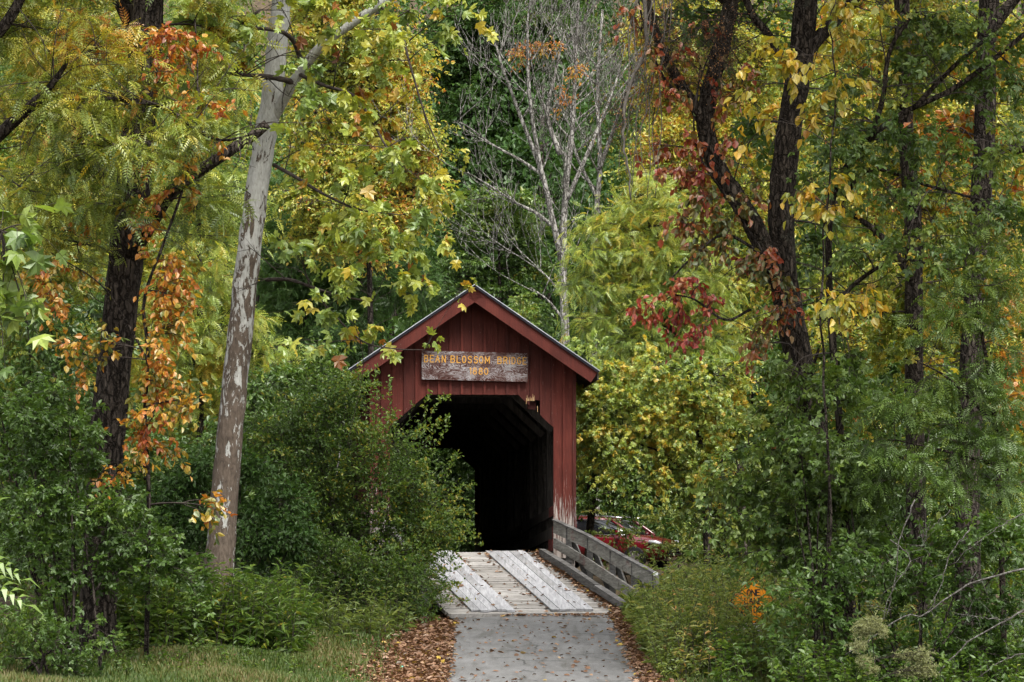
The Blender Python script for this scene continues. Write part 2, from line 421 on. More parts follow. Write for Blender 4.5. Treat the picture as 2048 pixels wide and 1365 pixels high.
def tmpl_frond(pairs=6, wid=.17):
    V, Q = [], []
    def lf(bx, by, bz, a, L, dz):
        c, s = math.cos(R(a)), math.sin(R(a)); n = len(V)
        for x, y, z in ((0, 0, 0), (.42, wid, .05), (1, 0, dz), (.42, -wid, .05)):
            x, y, z = x * L, y * L, z * L; V.append((bx + c * x - s * y, by + s * x + c * y, bz + z))
        Q.append((n, n + 3, n + 2, n + 1))
    for i in range(pairs):
        x = .18 + .74 * i / pairs; z = -.30 * x * x
        L = .30 * (1 - .35 * abs(i / (pairs - 1) - .45) * 2)
        for sg in (1, -1): lf(x, 0, z, sg * (68 - 14 * i / pairs), L, -.22)
    lf(.93, 0, -.26, 0, .22, -.3)
    n = len(V); V += [(0, -.006, 0), (.95, -.006, -.27), (.95, .006, -.27), (0, .006, 0)]; Q.append((n, n + 1, n + 2, n + 3))
    return np.array(V, float), Q, [], .17
TM = {'ovate': tmpl_ovate(), 'broad': tmpl_ovate(.33), 'lance': tmpl_ovate(.10), 'small': tmpl_small(), 'palm': tmpl_palm(), 'tri': tmpl_tri(), 'frond': tmpl_frond(), 'frond_fine': tmpl_frond(8, .14)}

class Leaves:
    def __init__(s): s.d = {}
    def add(s, key, pos, axis, normal, size, tint):
        s.d.setdefault(key, []).append((pos, axis, normal, size, tint))
    def build(s, parent, names=None, default='crown'):
        out = []
        for (tm, mt), parts in s.d.items():
            pos, ax, no, sz, ti = [np.concatenate([p[i] for p in parts]) for i in range(5)]
            out.append(leaf_obj((names or {}).get((tm, mt), default), tm, pos, ax, no, sz, ti, M[mt], parent))
        return out

def leaf_obj(name, tm, pos, ax, no, sz, ti, mat, parent=None):
    V, Q, T, _ = TM[tm]
    n = len(pos); ax = nrm(ax); y = nrm(np.cross(no, ax)); z = np.cross(ax, y)
    curl = rng.uniform(.4, 2.2, (n, 1)); wsc = rng.uniform(.8, 1.15, (n, 1))
    W = (pos[:, None, :] + sz[:, None, None] * (V[None, :, 0, None] * ax[:, None, :] + (V[None, :, 1] * wsc)[..., None] * y[:, None, :] + (V[None, :, 2] * curl)[..., None] * z[:, None, :]))
    base = (np.arange(n) * len(V))[:, None, None]
    q = (np.array(Q)[None] + base).reshape(-1, 4) if Q else None
    t = (np.array(T)[None] + base).reshape(-1, 3) if T else None
    return mesh_obj(name, W.reshape(-1, 3), q, t, mat, parent, np.repeat(np.clip(ti, 0.003, .997), len(V)))

def bez(p0, p1, p2, t):
    t = t[..., None]
    return (1 - t) ** 2 * p0 + 2 * t * (1 - t) * p1 + t * t * p2
def dbez(p0, p1, p2, t):
    t = t[..., None]
    return 2 * (1 - t) * (p1 - p0) + 2 * t * (p2 - p1)

COV = 2.0
class Plant:
    """trunk skeleton plus leafy clusters; built as an Empty with trunk, branches and crown meshes"""
    def __init__(s, seed=0):
        s.r = np.random.default_rng(seed); s.trunk = MB(); s.limbs = MB(); s.skel = []; s.skr = []
        s.bz = []; s.lv = Leaves()
    def limb(s, pts, r0, r1, sides=10, n=None, rough=.04, wob=.0, flare=0.0, alt=False):
        pts = np.asarray(pts, float)
        n = n or max(6, int(4 * len(pts)))
        path = smooth_path(pts, n)
        if wob: path[1:-1] += s.r.normal(0, wob, (n - 2, 3))
        tt = np.linspace(0, 1, n)
        rad = r0 + (r1 - r0) * tt
        if flare: rad = rad * (1 + flare * np.exp(-tt * 14))
        (s.limbs if alt else s.trunk).tube(path, rad, sides, rough)
        s.skel += list(path); s.skr += list(rad)
        return path
    def bare_twigs(s, n, y_lo, l_lo=.5, l_hi=1.7, r0=.011):
        S = np.array(s.skel); R_ = np.array(s.skr); ok = np.where((S[:, 2] > y_lo) & (S[:, 2] < 10.5))[0]
        for i in s.r.choice(ok, n):
            d = nrm(s.r.normal(0, 1, 3) * (1, .6, .7) + (0, -.25, .25)); L = s.r.uniform(l_lo, l_hi); a = S[i]
            k = a + d * L * .5 + s.r.normal(0, .07, 3) * L; e = a + d * L + s.r.normal(0, .12, 3) * L + (0, 0, -.1 * L)
            r = min(r0, R_[i] * .5); keep = (list(s.skel), list(s.skr))
            s.limb([a, k, e], r, .003, 5, 9, .05, alt=True)
            for q in range(3):
                b = k * (1 - .3 * q) + e * .3 * q; s.limb([b, b + nrm(d + s.r.normal(0, .7, 3)) * L * .3], r * .5, .002, 4, 6, alt=True)
            s.skel, s.skr = keep
    def attach(s, c):
        S = np.array(s.skel); d = S - c
        cost = np.linalg.norm(d, axis=1) + .8 * np.maximum(0, d[:, 2])
        i = int(np.argmin(cost)); return S[i], s.skr[i]
    def cluster(s, c, rad, tm, mt, size, cover, tint=.4, tv=(.08, .10, .10), tl=.6, droop=.25, flat=.6, m=8, twigs=True, base=None, up=.6, lift=.12, mainr=None, sag=.35, shell=2.6):
        r = s.r; c = np.array(c, float); rad = np.array(rad, float)
        area = TM[tm][3] * size * size
        nl = int(cover * COV * math.pi * rad[0] * rad[2] / (area * .55))
        nl = max(nl, m * 4)
        nt = max(4, nl // m); nb = max(3, int(nt / 7))
        if base is None:
            b, br = s.attach(c)
        else: b, br = np.array(base, float), .03
        L = np.linalg.norm(c - b)
        ctl = b + (c - b) * .5 + np.array([0, 0, lift * L]) + r.normal(0, .05 * L, 3)
        mr = mainr or min(br * .6, .012 + .014 * L)
        s.bz.append((b[None], ctl[None], c[None], np.array([mr]), np.array([mr * .45])))
        # sub-branches
        d = nrm(r.normal(0, 1, (nb, 3))); E = c + rad * d * (r.random((nb, 1)) ** (1 / shell))
        S0 = bez(b, ctl, c, r.uniform(.35 if L > .8 else .0, 1, nb))
        ln = np.linalg.norm(E - S0, axis=1, keepdims=True)
        C0 = (S0 + E) / 2 + np.array([0, 0, 1]) * ln * .14 + r.normal(0, .09, (nb, 3)) * ln
        s.bz.append((S0, C0, E, np.full(nb, mr * .5), np.full(nb, max(.0025, mr * .14))))
        # twigs
        k = r.integers(0, nb, nt); t = r.uniform(.3, 1, nt)
        A = bez(S0[k], C0[k], E[k], t); tg = nrm(dbez(S0[k], C0[k], E[k], t))
        dr = nrm(tg * .8 + r.normal(0, .75, (nt, 3)) * np.array([1, 1, flat]))
        tlen = tl * r.uniform(.5, 1.3, (nt, 1))
        B = A + dr * tlen; B[:, 2] -= droop * tlen[:, 0]
        K = A + dr * tlen * .5 + np.array([0, 0, .06]) * tlen
        if twigs: s.bz.append((A, K, B, np.full(nt, max(.0022, mr * .13)), np.full(nt, .0013)))
        # leaves
        kk = np.repeat(np.arange(nt), m); n = len(kk)
        t = r.uniform(.12, 1.03, n)
        pos = bez(A[kk], K[kk], B[kk], t); tg = nrm(dbez(A[kk], K[kk], B[kk], t))
        ax = nrm(tg * .55 + r.normal(0, .6, (n, 3)) * np.array([1, 1, .8]) + np.array([0, 0, -sag]))
        no = nrm(np.array([0, 0, up]) + r.normal(0, .55, (n, 3)))
        sb = r.normal(0, tv[1], nb)[k][kk] + r.normal(0, tv[1] * .5, nt)[kk]
        ti = tint + r.normal(0, tv[0]) + sb + r.normal(0, tv[2], n)
        s.lv.add((tm, mt), pos, ax, no, size * .92 * r.uniform(.6, 1.2, n), ti)
    def build(s, name, label, cat, bmat='bark_dark', tmat='twig', group=None, names=None, crown='crown', loc=None, branch='twig_sprays', trunk='trunk'):
        root = empty(name)
        tag(root, label, cat, group)
        if loc is None: loc = s.skel[0] if s.skel else (0, 0, 0)
        root.location = loc
        kids = []
        if s.trunk.V: kids.append(s.trunk.build(trunk, M[bmat], root, flat=False))
        if s.limbs.V: kids.append(s.limbs.build('limbs', M[tmat], root, flat=False))
        if s.bz:
            Vs, Qs, off, sides, K = [], [], 0, 3, 5
            for (p0, p1, p2, r0, r1) in s.bz:
                N = len(p0); t = np.linspace(0, 1, K)
                pts = np.stack([bez(p0, p1, p2, np.full(N, x)) for x in t], 1)       # N,K,3
                ch = nrm(p2 - p0); ref = np.where(np.abs(ch[:, 2:3]) < .8, [[0, 0, 1.]], [[1., 0, 0]])
                u = nrm(np.cross(ch, ref)); v = np.cross(ch, u)
                rr = r0[:, None] + (r1 - r0)[:, None] * t[None]
                ang = np.arange(sides) * 2 * math.pi / sides
                ring = np.cos(ang)[None, :, None] * u[:, None] + np.sin(ang)[None, :, None] * v[:, None]   # N,s,3
                V = pts[:, :, None, :] + rr[:, :, None, None] * ring[:, None]
                Vs.append(V.reshape(-1, 3))
                i = np.arange(N)[:, None, None] * K * sides + np.arange(K - 1)[None, :, None] * sides
                a = np.arange(sides); b2 = (a + 1) % sides
                q = np.stack([i + a, i + b2, i + sides + b2, i + sides + a], -1).reshape(-1, 4) + off
                Qs.append(q); off += N * K * sides
            kids.append(mesh_obj(branch, np.concatenate(Vs), np.concatenate(Qs), None, M[tmat], root, flat=False))
        kids += s.lv.build(root, names, crown)
        inv = Vector(loc)
        for k in kids: k.location = -inv
        return root

def CL(px, py, rx, ry, Y, dY=None):
    c = P(px, py, Y); a, b = rx * Y / F, ry * Y / F
    return c, (a, dY if dY is not None else (a + b) / 2 * .8, b)

# ------------------------------------------------------------------ ground, road
def road_z(y):
    return np.interp(y, [-60, 10, 22, 29, 33, 36.5, 41, 45.5, 48, 50.2, 52, 56, 61, 64.5, 75, 300], [-.6, -.55, -.8, -1.02, -.95, -.77, -.38, 0, .25, .35, -1.2, -1.9, -1.4, .45, .95, 1.2])
def road_x(y): return .474 - .0079 * (y - 36.5)
def ground_z(x, y):
    x, y = np.asarray(x, float), np.asarray(y, float)
    z = road_z(y)
    d = np.abs(x - road_x(y))
    z = z - .05 * np.clip(d - 1.6, 0, 4) * ((y < 48) & (x > 0))
    z = z + .08 * np.clip(d - 2.5, 0, 2.2) * (x < 0) * np.clip((46 - y) / 6, 0, 1)
    z = z + np.where(y > 84, .52 * np.clip(y - 84, 0, 90), 0)
    z = z + .05 * np.sin(x * 1.7 + y * .6) * np.clip((d - 1.7) / 2, 0, 1) + .04 * np.sin(x * .63 - y * 1.9) * np.clip((d - 1.7) / 2, 0, 1)
    return z
gx = np.concatenate([np.linspace(-160, -14, 24), np.linspace(-13, 13, 105), np.linspace(14, 160, 24)])
gy = np.concatenate([np.linspace(-80, 18, 20), np.linspace(19, 76, 230), np.linspace(78, 300, 36)])
X, Yg = np.meshgrid(gx, gy)
nx, ny = len(gx), len(gy)
i = (np.arange(ny - 1)[:, None] * nx + np.arange(nx - 1)[None]).ravel()
o = mesh_obj("ground", np.stack([X.ravel(), Yg.ravel(), ground_z(X, Yg).ravel() - .02], 1), np.stack([i, i + 1, i + nx + 1, i + nx], 1), None, M['soil'], flat=False)
tag(o, "brown leafy forest soil rising to the hill", kind='structure')
ry = np.linspace(-40, 45.6, 170)
wl = 1.52 + .012 * np.sin(ry * 2.1); wr = 1.55 + .012 * np.sin(ry * 1.7 + 2)
us = np.linspace(-1, 1, 9)
RV = []
for y, a, b in zip(ry, wl, wr):
    for u in us: RV.append((road_x(y) + (u * a if u < 0 else u * b), y, road_z(y) + .02 - .02 * u * u))
i = (np.arange(len(ry) - 1)[:, None] * 9 + np.arange(8)[None]).ravel()
o = mesh_obj("road", RV, np.stack([i, i + 1, i + 10, i + 9], 1), None, M['asphalt'], flat=False)
tag(o, "narrow worn grey asphalt road leading to the bridge", kind='structure')

# ------------------------------------------------------------------ covered bridge
BR_LOC, BR_ROT = (-.80, 50.0, 1.2), R(4.6)
bridge = tag(empty("covered_bridge", BR_LOC, BR_ROT), "red board-and-batten covered wooden bridge with a dark gabled entrance", "covered bridge")
HW, EAVE_HW, APEX, BLEN = 2.11, 2.54, 5.48, 25.0
SL = (APEX - 3.75) / EAVE_HW
def top_z(x): return APEX - .10 - SL * abs(x)
OP = [(-1.72, 2.58), (-.96, 3.25), (.93, 3.25), (1.66, 2.58)]
def bot_z(x):
    if x < OP[0][0] or x > OP[3][0]: return -.12
    return float(np.interp(x, [p[0] for p in OP], [p[1] for p in OP]))
def prism(mb, xa, xb, y0, y1, fb, ft):
    e = 1e-4
    mb.hexa([(xa, y0, fb(xa + e)), (xb, y0, fb(xb - e)), (xb, y1, fb(xb - e)), (xa, y1, fb(xa + e)),
             (xa, y0, ft(xa + e)), (xb, y0, ft(xb - e)), (xb, y1, ft(xb - e)), (xa, y1, ft(xa + e))])
def portal(y0, sgn, broken):
    w, g = MB(), .006
    xs = np.linspace(-HW, HW, 19)
    kinks = [p[0] for p in OP] + [0.0]
    for a, b in zip(xs[:-1], xs[1:]):
        cuts = [a + g] + [k for k in kinks if a + g < k < b - g] + [b - g]
        yy = y0 + sgn * rng.uniform(0, .006)
        fb = bot_z
        if broken and a < 1.19 < b: fb = lambda x: 3.16 + .05 * math.sin(x * 40)
        for c0, c1 in zip(cuts[:-1], cuts[1:]): prism(w, c0, c1, yy - .014, yy + .014, fb, lambda x: top_z(x))
    for a in xs[1:-1]:
        if broken and abs(a - 1.17) < .08: continue
        lo, hi = a - .025, a + .025
        cuts = [lo] + [k for k in kinks if lo < k < hi] + [hi]
        tz = top_z(a) - rng.uniform(0, .05)
        for c0, c1 in zip(cuts[:-1], cuts[1:]): prism(w, c0, c1, y0 - sgn * .022 - .022, y0 - sgn * .022 + .022, lambda x: bot_z(x) + .004, lambda x: top_z(x) - .01)
    # corner boards
    for sx in (-1, 1): w.box(min(sx * 2.06, sx * 2.13), max(sx * 2.06, sx * 2.13), y0 - .034, y0 + .09, -.12, top_z(2.13) - .02)
    return w
w = portal(0, 1, True); o = w.build("portal_wall", M['red_wall'], bridge)
portal(BLEN, -1, False).build("portal_wall", M['red_wall'], bridge)
b = MB()      # torn board over the right shoulder of the opening
prism(b, 1.12, 1.30, .06, .08, lambda x: 3.02 - .7 * abs(x - 1.2), lambda x: 3.35)
o = b.build("patch_board", M['dark_red'], bridge)
b = MB()
for k in range(9):
    x = 1.115 + .018 * k + rng.uniform(-.006, .006); h = rng.uniform(.03, .13)
    b.hexa([(x, -.022, 3.13), (x + .012, -.022, 3.13), (x + .012, -.006, 3.13), (x, -.006, 3.13), (x + .004, -.022, 3.14 + h), (x + .007, -.022, 3.14 + h), (x + .007, -.012, 3.14 + h), (x + .004, -.012, 3.14 + h)])
b.beam((1.10, -.028, 3.18), (1.095, -.028, 3.06), .010, .010, (0, 1, 0)); b.beam((1.325, -.028, 3.02), (1.332, -.028, 2.90), .010, .010, (0, 1, 0))
b.build("splintered_edge", M['raw'], bridge)
# side walls of vertical boards
for sx in (-1, 1):
    w = MB(); ys = np.arange(.05, BLEN - .05, .28)
    for y in ys:
        w.box(min(sx * 2.05, sx * 2.085), max(sx * 2.05, sx * 2.085), y, y + .276, -.5, 3.75)
        w.box(min(sx * 2.087, sx * 2.11), max(sx * 2.087, sx * 2.11), y - .03, y + .03, -.5, 3.7)
    w.build("side_wall", M['red_wall'], bridge)
# truss inside
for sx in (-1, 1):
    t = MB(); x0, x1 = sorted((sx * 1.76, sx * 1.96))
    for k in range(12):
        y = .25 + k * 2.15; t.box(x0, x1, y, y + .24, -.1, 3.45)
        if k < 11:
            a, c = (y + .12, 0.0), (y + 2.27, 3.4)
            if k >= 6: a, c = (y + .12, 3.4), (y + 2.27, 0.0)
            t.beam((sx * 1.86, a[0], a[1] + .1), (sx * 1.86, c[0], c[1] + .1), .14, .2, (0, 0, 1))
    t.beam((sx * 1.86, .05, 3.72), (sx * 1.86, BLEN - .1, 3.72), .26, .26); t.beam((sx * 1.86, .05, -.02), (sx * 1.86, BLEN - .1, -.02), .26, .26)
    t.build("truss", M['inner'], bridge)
    for z, h in ((.98, .2), (.55, .24)):
        g = MB(); [g.beam((sx * 1.71, a, z - .037 * a), (sx * 1.71, c - .006, z - .037 * c), .045, h) for a, c in ((.03, 4.2), (4.2, 8.4), (8.4, 12.6))]; g.beam((sx * 1.71, 12.6, z - .466), (sx * 1.71, BLEN - .2, z - .50), .045, h); g.build("guard_board", M['inner'], bridge)
        g = MB(); c = 1.15 if z > .9 else .5; g.beam((sx * 1.684, .04, z + .003), (sx * 1.684, c, z + .003 - .037 * c), .012, h + .006); g.build("guard_board", M['inner_red'], bridge)
b = MB(); b.beam((1.66, .05, .27), (1.66, .9, .27), .04, .24); b.build("guard_board", M['inner_red'], bridge)
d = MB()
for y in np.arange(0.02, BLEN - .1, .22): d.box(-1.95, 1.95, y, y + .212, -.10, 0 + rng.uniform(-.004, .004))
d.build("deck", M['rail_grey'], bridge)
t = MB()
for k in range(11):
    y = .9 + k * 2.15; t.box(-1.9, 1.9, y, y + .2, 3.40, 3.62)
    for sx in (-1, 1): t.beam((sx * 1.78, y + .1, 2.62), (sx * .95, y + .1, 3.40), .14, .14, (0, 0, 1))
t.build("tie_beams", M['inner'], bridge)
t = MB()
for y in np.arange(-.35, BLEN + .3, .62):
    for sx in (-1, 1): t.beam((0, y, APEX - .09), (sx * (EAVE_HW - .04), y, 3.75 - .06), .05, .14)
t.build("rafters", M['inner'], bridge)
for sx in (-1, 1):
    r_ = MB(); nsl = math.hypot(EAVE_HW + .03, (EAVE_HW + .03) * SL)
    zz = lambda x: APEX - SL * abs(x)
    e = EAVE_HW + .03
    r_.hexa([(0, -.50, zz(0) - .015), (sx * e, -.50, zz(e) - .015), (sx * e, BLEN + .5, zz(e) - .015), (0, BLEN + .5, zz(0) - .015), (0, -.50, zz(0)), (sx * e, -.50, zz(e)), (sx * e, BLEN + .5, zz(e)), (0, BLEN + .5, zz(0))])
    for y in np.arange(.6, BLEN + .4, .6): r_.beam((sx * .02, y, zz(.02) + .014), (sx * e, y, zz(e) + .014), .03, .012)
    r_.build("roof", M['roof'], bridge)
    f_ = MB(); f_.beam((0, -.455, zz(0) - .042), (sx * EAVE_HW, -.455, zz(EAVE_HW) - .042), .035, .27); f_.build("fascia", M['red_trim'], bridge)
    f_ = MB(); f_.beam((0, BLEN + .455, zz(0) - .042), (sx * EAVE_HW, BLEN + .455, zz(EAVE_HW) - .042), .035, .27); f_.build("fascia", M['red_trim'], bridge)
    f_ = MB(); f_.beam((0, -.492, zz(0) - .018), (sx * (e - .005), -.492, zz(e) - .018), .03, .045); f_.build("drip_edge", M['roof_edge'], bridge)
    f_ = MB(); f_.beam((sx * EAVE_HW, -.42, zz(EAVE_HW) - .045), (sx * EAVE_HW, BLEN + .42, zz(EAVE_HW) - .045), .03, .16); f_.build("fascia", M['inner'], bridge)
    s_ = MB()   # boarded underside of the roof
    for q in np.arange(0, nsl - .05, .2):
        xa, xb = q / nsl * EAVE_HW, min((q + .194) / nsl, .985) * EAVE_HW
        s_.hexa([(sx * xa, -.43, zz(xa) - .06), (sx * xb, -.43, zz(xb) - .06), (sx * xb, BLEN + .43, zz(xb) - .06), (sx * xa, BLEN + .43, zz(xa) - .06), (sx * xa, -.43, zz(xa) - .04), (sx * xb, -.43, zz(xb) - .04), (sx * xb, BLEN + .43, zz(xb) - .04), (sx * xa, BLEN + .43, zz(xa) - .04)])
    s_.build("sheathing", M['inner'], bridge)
b = MB(); b.tube(smooth_path([(-2.53, -.44, 3.62), (-2.60, -.40, 3.1), (-2.72, -.35, 2.2), (-2.9, -.3, 1.0), (-3.0, -.3, -.6)], 9), .022, 6); b.build("eave_pole", M['bark_grey'], bridge)  # pole added along the line of the white left roof edge

# ------------------------------------------------------------------ lettering in routed strokes
def arc(cx, cy, rx, ry, a0, a1, n=8):
    return [(cx + rx * math.cos(R(a)), cy + ry * math.sin(R(a))) for a in np.linspace(a0, a1, n)]
GL = {
 'A': [[(0, 0), (.5, 1), (1, 0)], [(.18, .36), (.82, .36)]],
 'B': [[(0, 0), (0, 1), (.55, 1)] + arc(.55, .77, .38, .23, 90, -90)[1:] + [(0, .54)], [(.55, .54)] + arc(.58, .27, .42, .27, 90, -90)[1:] + [(0, 0)]],
 'D': [[(0, 0), (0, 1), (.4, 1)] + arc(.4, .5, .6, .5, 90, -90, 10)[1:] + [(0, 0)]],
 'E': [[(1, 0), (0, 0), (0, 1), (1, 1)], [(0, .53), (.8, .53)]],
 'G': [arc(.5, .5, .5, .5, 45, 330, 14) + [(.98, .45), (.55, .45)]],
 'H': [[(0, 0), (0, 1)], [(1, 0), (1, 1)], [(0, .52), (1, .52)]],
 'I': [[(.5, 0), (.5, 1)]],
 'L': [[(0, 1), (0, 0), (1, 0)]],
 'M': [[(0, 0), (0, 1), (.5, .3), (1, 1), (1, 0)]],
 'N': [[(0, 0), (0, 1), (1, 0), (1, 1)]],
 'O': [arc(.5, .5, .5, .5, 90, 450, 17)],
 'R': [[(0, 0), (0, 1), (.55, 1)] + arc(.55, .76, .42, .24, 90, -90)[1:] + [(0, .52)], [(.5, .52), (1, 0)]],
 'S': [arc(.5, .76, .46, .24, 20, 270, 9) + arc(.5, .26, .48, .26, 90, -160, 9)[1:]],
 'T': [[(.5, 0), (.5, 1)], [(0, 1), (1, 1)]],
 'W': [[(0, 1), (.25, 0), (.5, .7), (.75, 0), (1, 1)]],
 '1': [[(.25, .82), (.55, 1), (.55, 0)]],
 '8': [arc(.5, .76, .38, .24, 270, 630, 14), arc(.5, .26, .46, .26, 90, 450, 14)],
 '0': [arc(.5, .5, .46, .5, 90, 450, 17)],
}
def letter_strokes(mb, ch, x, z, w, h, th, y, dep=.006):
    for st in GL[ch]:
        pts = [np.array((x + px * w, y, z + pz * h)) for px, pz in st]
        for a, b2 in zip(pts[:-1], pts[1:]):
            dv = nrm(b2 - a); a2, c2 = a - dv * th * .35, b2 + dv * th * .35
            nn = np.array((-dv[2], 0, dv[0])) * th / 2; yy = np.array((0, dep * (1 + .1 * rng.random()), 0))
            mb.hexa([a2 - nn, c2 - nn, c2 + nn, a2 + nn, a2 - nn - yy, c2 - nn - yy, c2 + nn - yy, a2 + nn - yy])
def text_strokes(mb, txt, xs, z, w, h, th, y, tilt=0.0):
    for ch, x in zip(txt, xs):
        if ch != ' ': letter_strokes(mb, ch, x, z + tilt * x, w * (.25 if ch == 'I' else 1) if ch != 'I' else w, h, th, y)

# name board on the portal (own frame: x right, z up, origin at board centre)
sx0, sz0 = (945 - 942.5) / 97, 0
name_sign = tag(empty("name_sign", (0, 0, 0)), "weathered brown plank sign reading BEAN BLOSSOM BRIDGE 1880 above the entrance", "sign")
ca, sa = math.cos(BR_ROT), math.sin(BR_ROT)
lx, ly, lz = .03, -.095, 3.83
name_sign.location = (BR_LOC[0] + ca * lx - sa * ly, BR_LOC[1] + sa * lx + ca * ly, BR_LOC[2] + lz)
name_sign.rotation_euler = (0, R(1.0), BR_ROT)
b = MB(); b.hexa([(-1.09, -.02, -.295), (1.09, -.02, -.30), (1.09, .025, -.30), (-1.09, .025, -.295), (-1.10, -.02, .295), (1.09, -.02, .29), (1.09, .025, .29), (-1.10, .025, .295)])
b.build("board", M['signwood'], name_sign)
for xb in (-1.0, .9): b = MB(); b.box(xb, xb + .1, .025, .075, -.28, .28); b.build("batten", M['inner'], name_sign)
# positions measured on the board, 2048 px wide crop: board 145..1765
def sxp(px): return -1.09 + (px - 145) / 1620 * 2.18
b = MB()
for ch, px, wd in [('B', 180, 52), ('E', 270, 52), ('A', 352, 58), ('N', 450, 50), ('B', 585, 55), ('L', 678, 50), ('O', 760, 52), ('S', 848, 52), ('S', 940, 52), ('O', 1020, 55), ('M', 1112, 62),
                   ('B', 1302, 55), ('R', 1395, 52), ('I', 1462, 40), ('D', 1520, 50), ('G', 1605, 50), ('E', 1690, 48)]:
    letter_strokes(b, ch, sxp(px), .065, wd / 1620 * 2.18, .135, .018, -.02, .004)
for ch, px in [('1', 862), ('8', 925), ('8', 1015), ('0', 1100)]:
    letter_strokes(b, ch, sxp(px), -.165, 56 / 1620 * 2.18, .13, .016, -.02, .004)
b.build("lettering", M['letter'], name_sign)

# ------------------------------------------------------------------ approach ramp of planks
RA, RB = np.array((-.93, 49.93, 1.205)), np.array((.40, 45.45, .055))
axis_r = nrm(RB - RA); side_r = nrm(np.cross(axis_r, (0, 0, 1))) * -1     # points to picture right
if side_r[0] < 0: side_r = -side_r
up_r = nrm(np.cross(side_r, -axis_r)); up_r = up_r if up_r[2] > 0 else -up_r
LEN = np.linalg.norm(RB - RA)
ramp = tag(empty("approach_ramp", tuple(RB)), "sloping ramp of bleached grey planks up to the bridge entrance", "ramp")
def rp(u, v, h=0): return RA + axis_r * u + side_r * v + up_r * h
def plank(mb, u0, u1, v0, v1, h0, h1, j=0.0):
    e = lambda: rng.normal(0, j) if j else 0
    mb.hexa([rp(u1 + e(), v0, h0), rp(u1 + e(), v1, h0), rp(u0, v1, h0), rp(u0, v0, h0), rp(u1, v0, h1), rp(u1, v1, h1), rp(u0, v1, h1), rp(u0, v0, h1)])
kids = []
m = MB(); u = 0.0
while u < LEN - .02:
    wv = rng.uniform(.13, .16); plank(m, u, min(u + wv, LEN), -1.62 + rng.uniform(-.05, .05), 1.66 + rng.uniform(-.05, .05), -.08, rng.uniform(-.006, .004)); u += wv + .014
kids.append(m.build("deck", M['plank'], ramp))
for v0, v1 in ((-1.18, -.33), (.38, 1.22)):
    m = MB(); n = 5; wv = (v1 - v0) / n
    for k in range(n):
        j1 = LEN * (.35 + .13 * ((k * 3) % 5) / 2) if k % 2 else 0
        a0 = .02 + rng.uniform(0, .05); a1 = LEN - .10 + rng.uniform(-.03, .03)
        segs = [(a0, j1 - .004), (j1 + .004, a1)] if j1 else [(a0, a1)]
        for s0, s1 in segs: plank(m, s0, s1, v0 + k * wv + .004, v0 + (k + 1) * wv - .004, .006, .045 + rng.uniform(-.005, .005), .006)
    kids.append(m.build("runner", M['runner'], ramp))
for sg in (1, -1):
    m = MB()
    if sg > 0: q = [P(1085, 1098, 49.85), P(1140, 1132, 48.4), P(1195, 1170, 47.0), P(1250, 1205, 45.9)]
    else: q = [rp(.05, -1.62, .12), rp(1.5, -1.7, .12), rp(3.0, -1.8, .12), rp(4.3, -1.9, .12)]
    for a, b2 in zip(q[:-1], q[1:]): m.beam(a, b2 + (b2 - a) * -.012, .14, .14, j=.006)
    kids.append(m.build("curb_timber", M['rail_grey'], ramp))
for k in kids: k.location = -Vector(RB)

# guard rails flaring from the portal
def guard_rail(label, top, mid, low, posts, refl, gz):
    root = tag(empty("guard_rail", tuple(top[-1] - np.array((0, 0, .8)))), label, "guard rail", "wooden guard rails beside the ramp")
    kids = []
    for nm, pts, h in (("rail_board", top, .25), ("rail_board", mid, .21), ("rail_board", low, .18)):
        m = MB()
        for a, b2 in zip(pts[:-1], pts[1:]): m.beam(a, b2 + (a - b2) * .006, .05, h, j=.007)
        kids.append(m.build(nm, M['rail'], root))
    m = MB()
    for a, b2 in zip(top[:-1], top[1:]): m.beam(a + (0, 0, .034), b2 + (0, 0, .034) + (a - b2) * .006, .11, .032, j=.004)
    kids.append(m.build("cap_board", M['rail_grey'], root))
    for p in posts:
        m = MB(); m.box(p[0] - .06, p[0] + .06, p[1] + .035, p[1] + .15, gz, p[2] - .01); kids.append(m.build("post", M['rail_grey'], root))
    for a, b2 in zip(posts[:-1], posts[1:]):
        m = MB(); m.beam((a[0] + .08, a[1] + .16, a[2] - .12), (b2[0] - .02, b2[1] + .16, b2[2] - .75), .03, .2); kids.append(m.build("brace", M['rail_grey'], root))
    m = MB(); c = refl; m.tube([c, c - np.array((0, .02, 0))], .047, 12); kids.append(m.build("reflector", M['reflector'], root))
    lo = Vector(root.location)
    for k in kids: k.location = -lo
top = [P(1109, 1042, 49.82), P(1178, 1074, 48.4), P(1250, 1116, 46.8), P(1316, 1152, 45.3)]
mid = [P(1110, 1077, 49.80), P(1172, 1114, 48.4), P(1240, 1160, 46.8), P(1300, 1200, 45.3)]
low = [P(1150, 1150, 49.0), P(1190, 1172, 48.4), P(1255, 1214, 46.8), P(1310, 1245, 45.3)]
posts = [top[0] * (1 - t) + top[-1] * t for t in (.16, .36, .55, .76, .975)]
posts = [np.array((np.interp(t, [0, .33, .66, 1], [q[0] for q in top]), np.interp(t, [0, .33, .66, 1], [q[1] for q in top]), np.interp(t, [0, .33, .66, 1], [q[2] for q in top]))) for t in (.14, .34, .55, .76, .975)]
guard_rail("grey weathered wooden guard rail beside the right-hand edge of the ramp", top, mid, low, posts, P(1311, 1148, 45.25), -.4)
tl_ = [rp(.05, -1.72, .62), rp(1.5, -1.85, .66), rp(3.0, -1.95, .68), rp(4.4, -2.05, .66)]
ml_ = [q - np.array((0, 0, .36)) for q in tl_]; ll_ = [q - np.array((0, 0, .68)) for q in tl_]
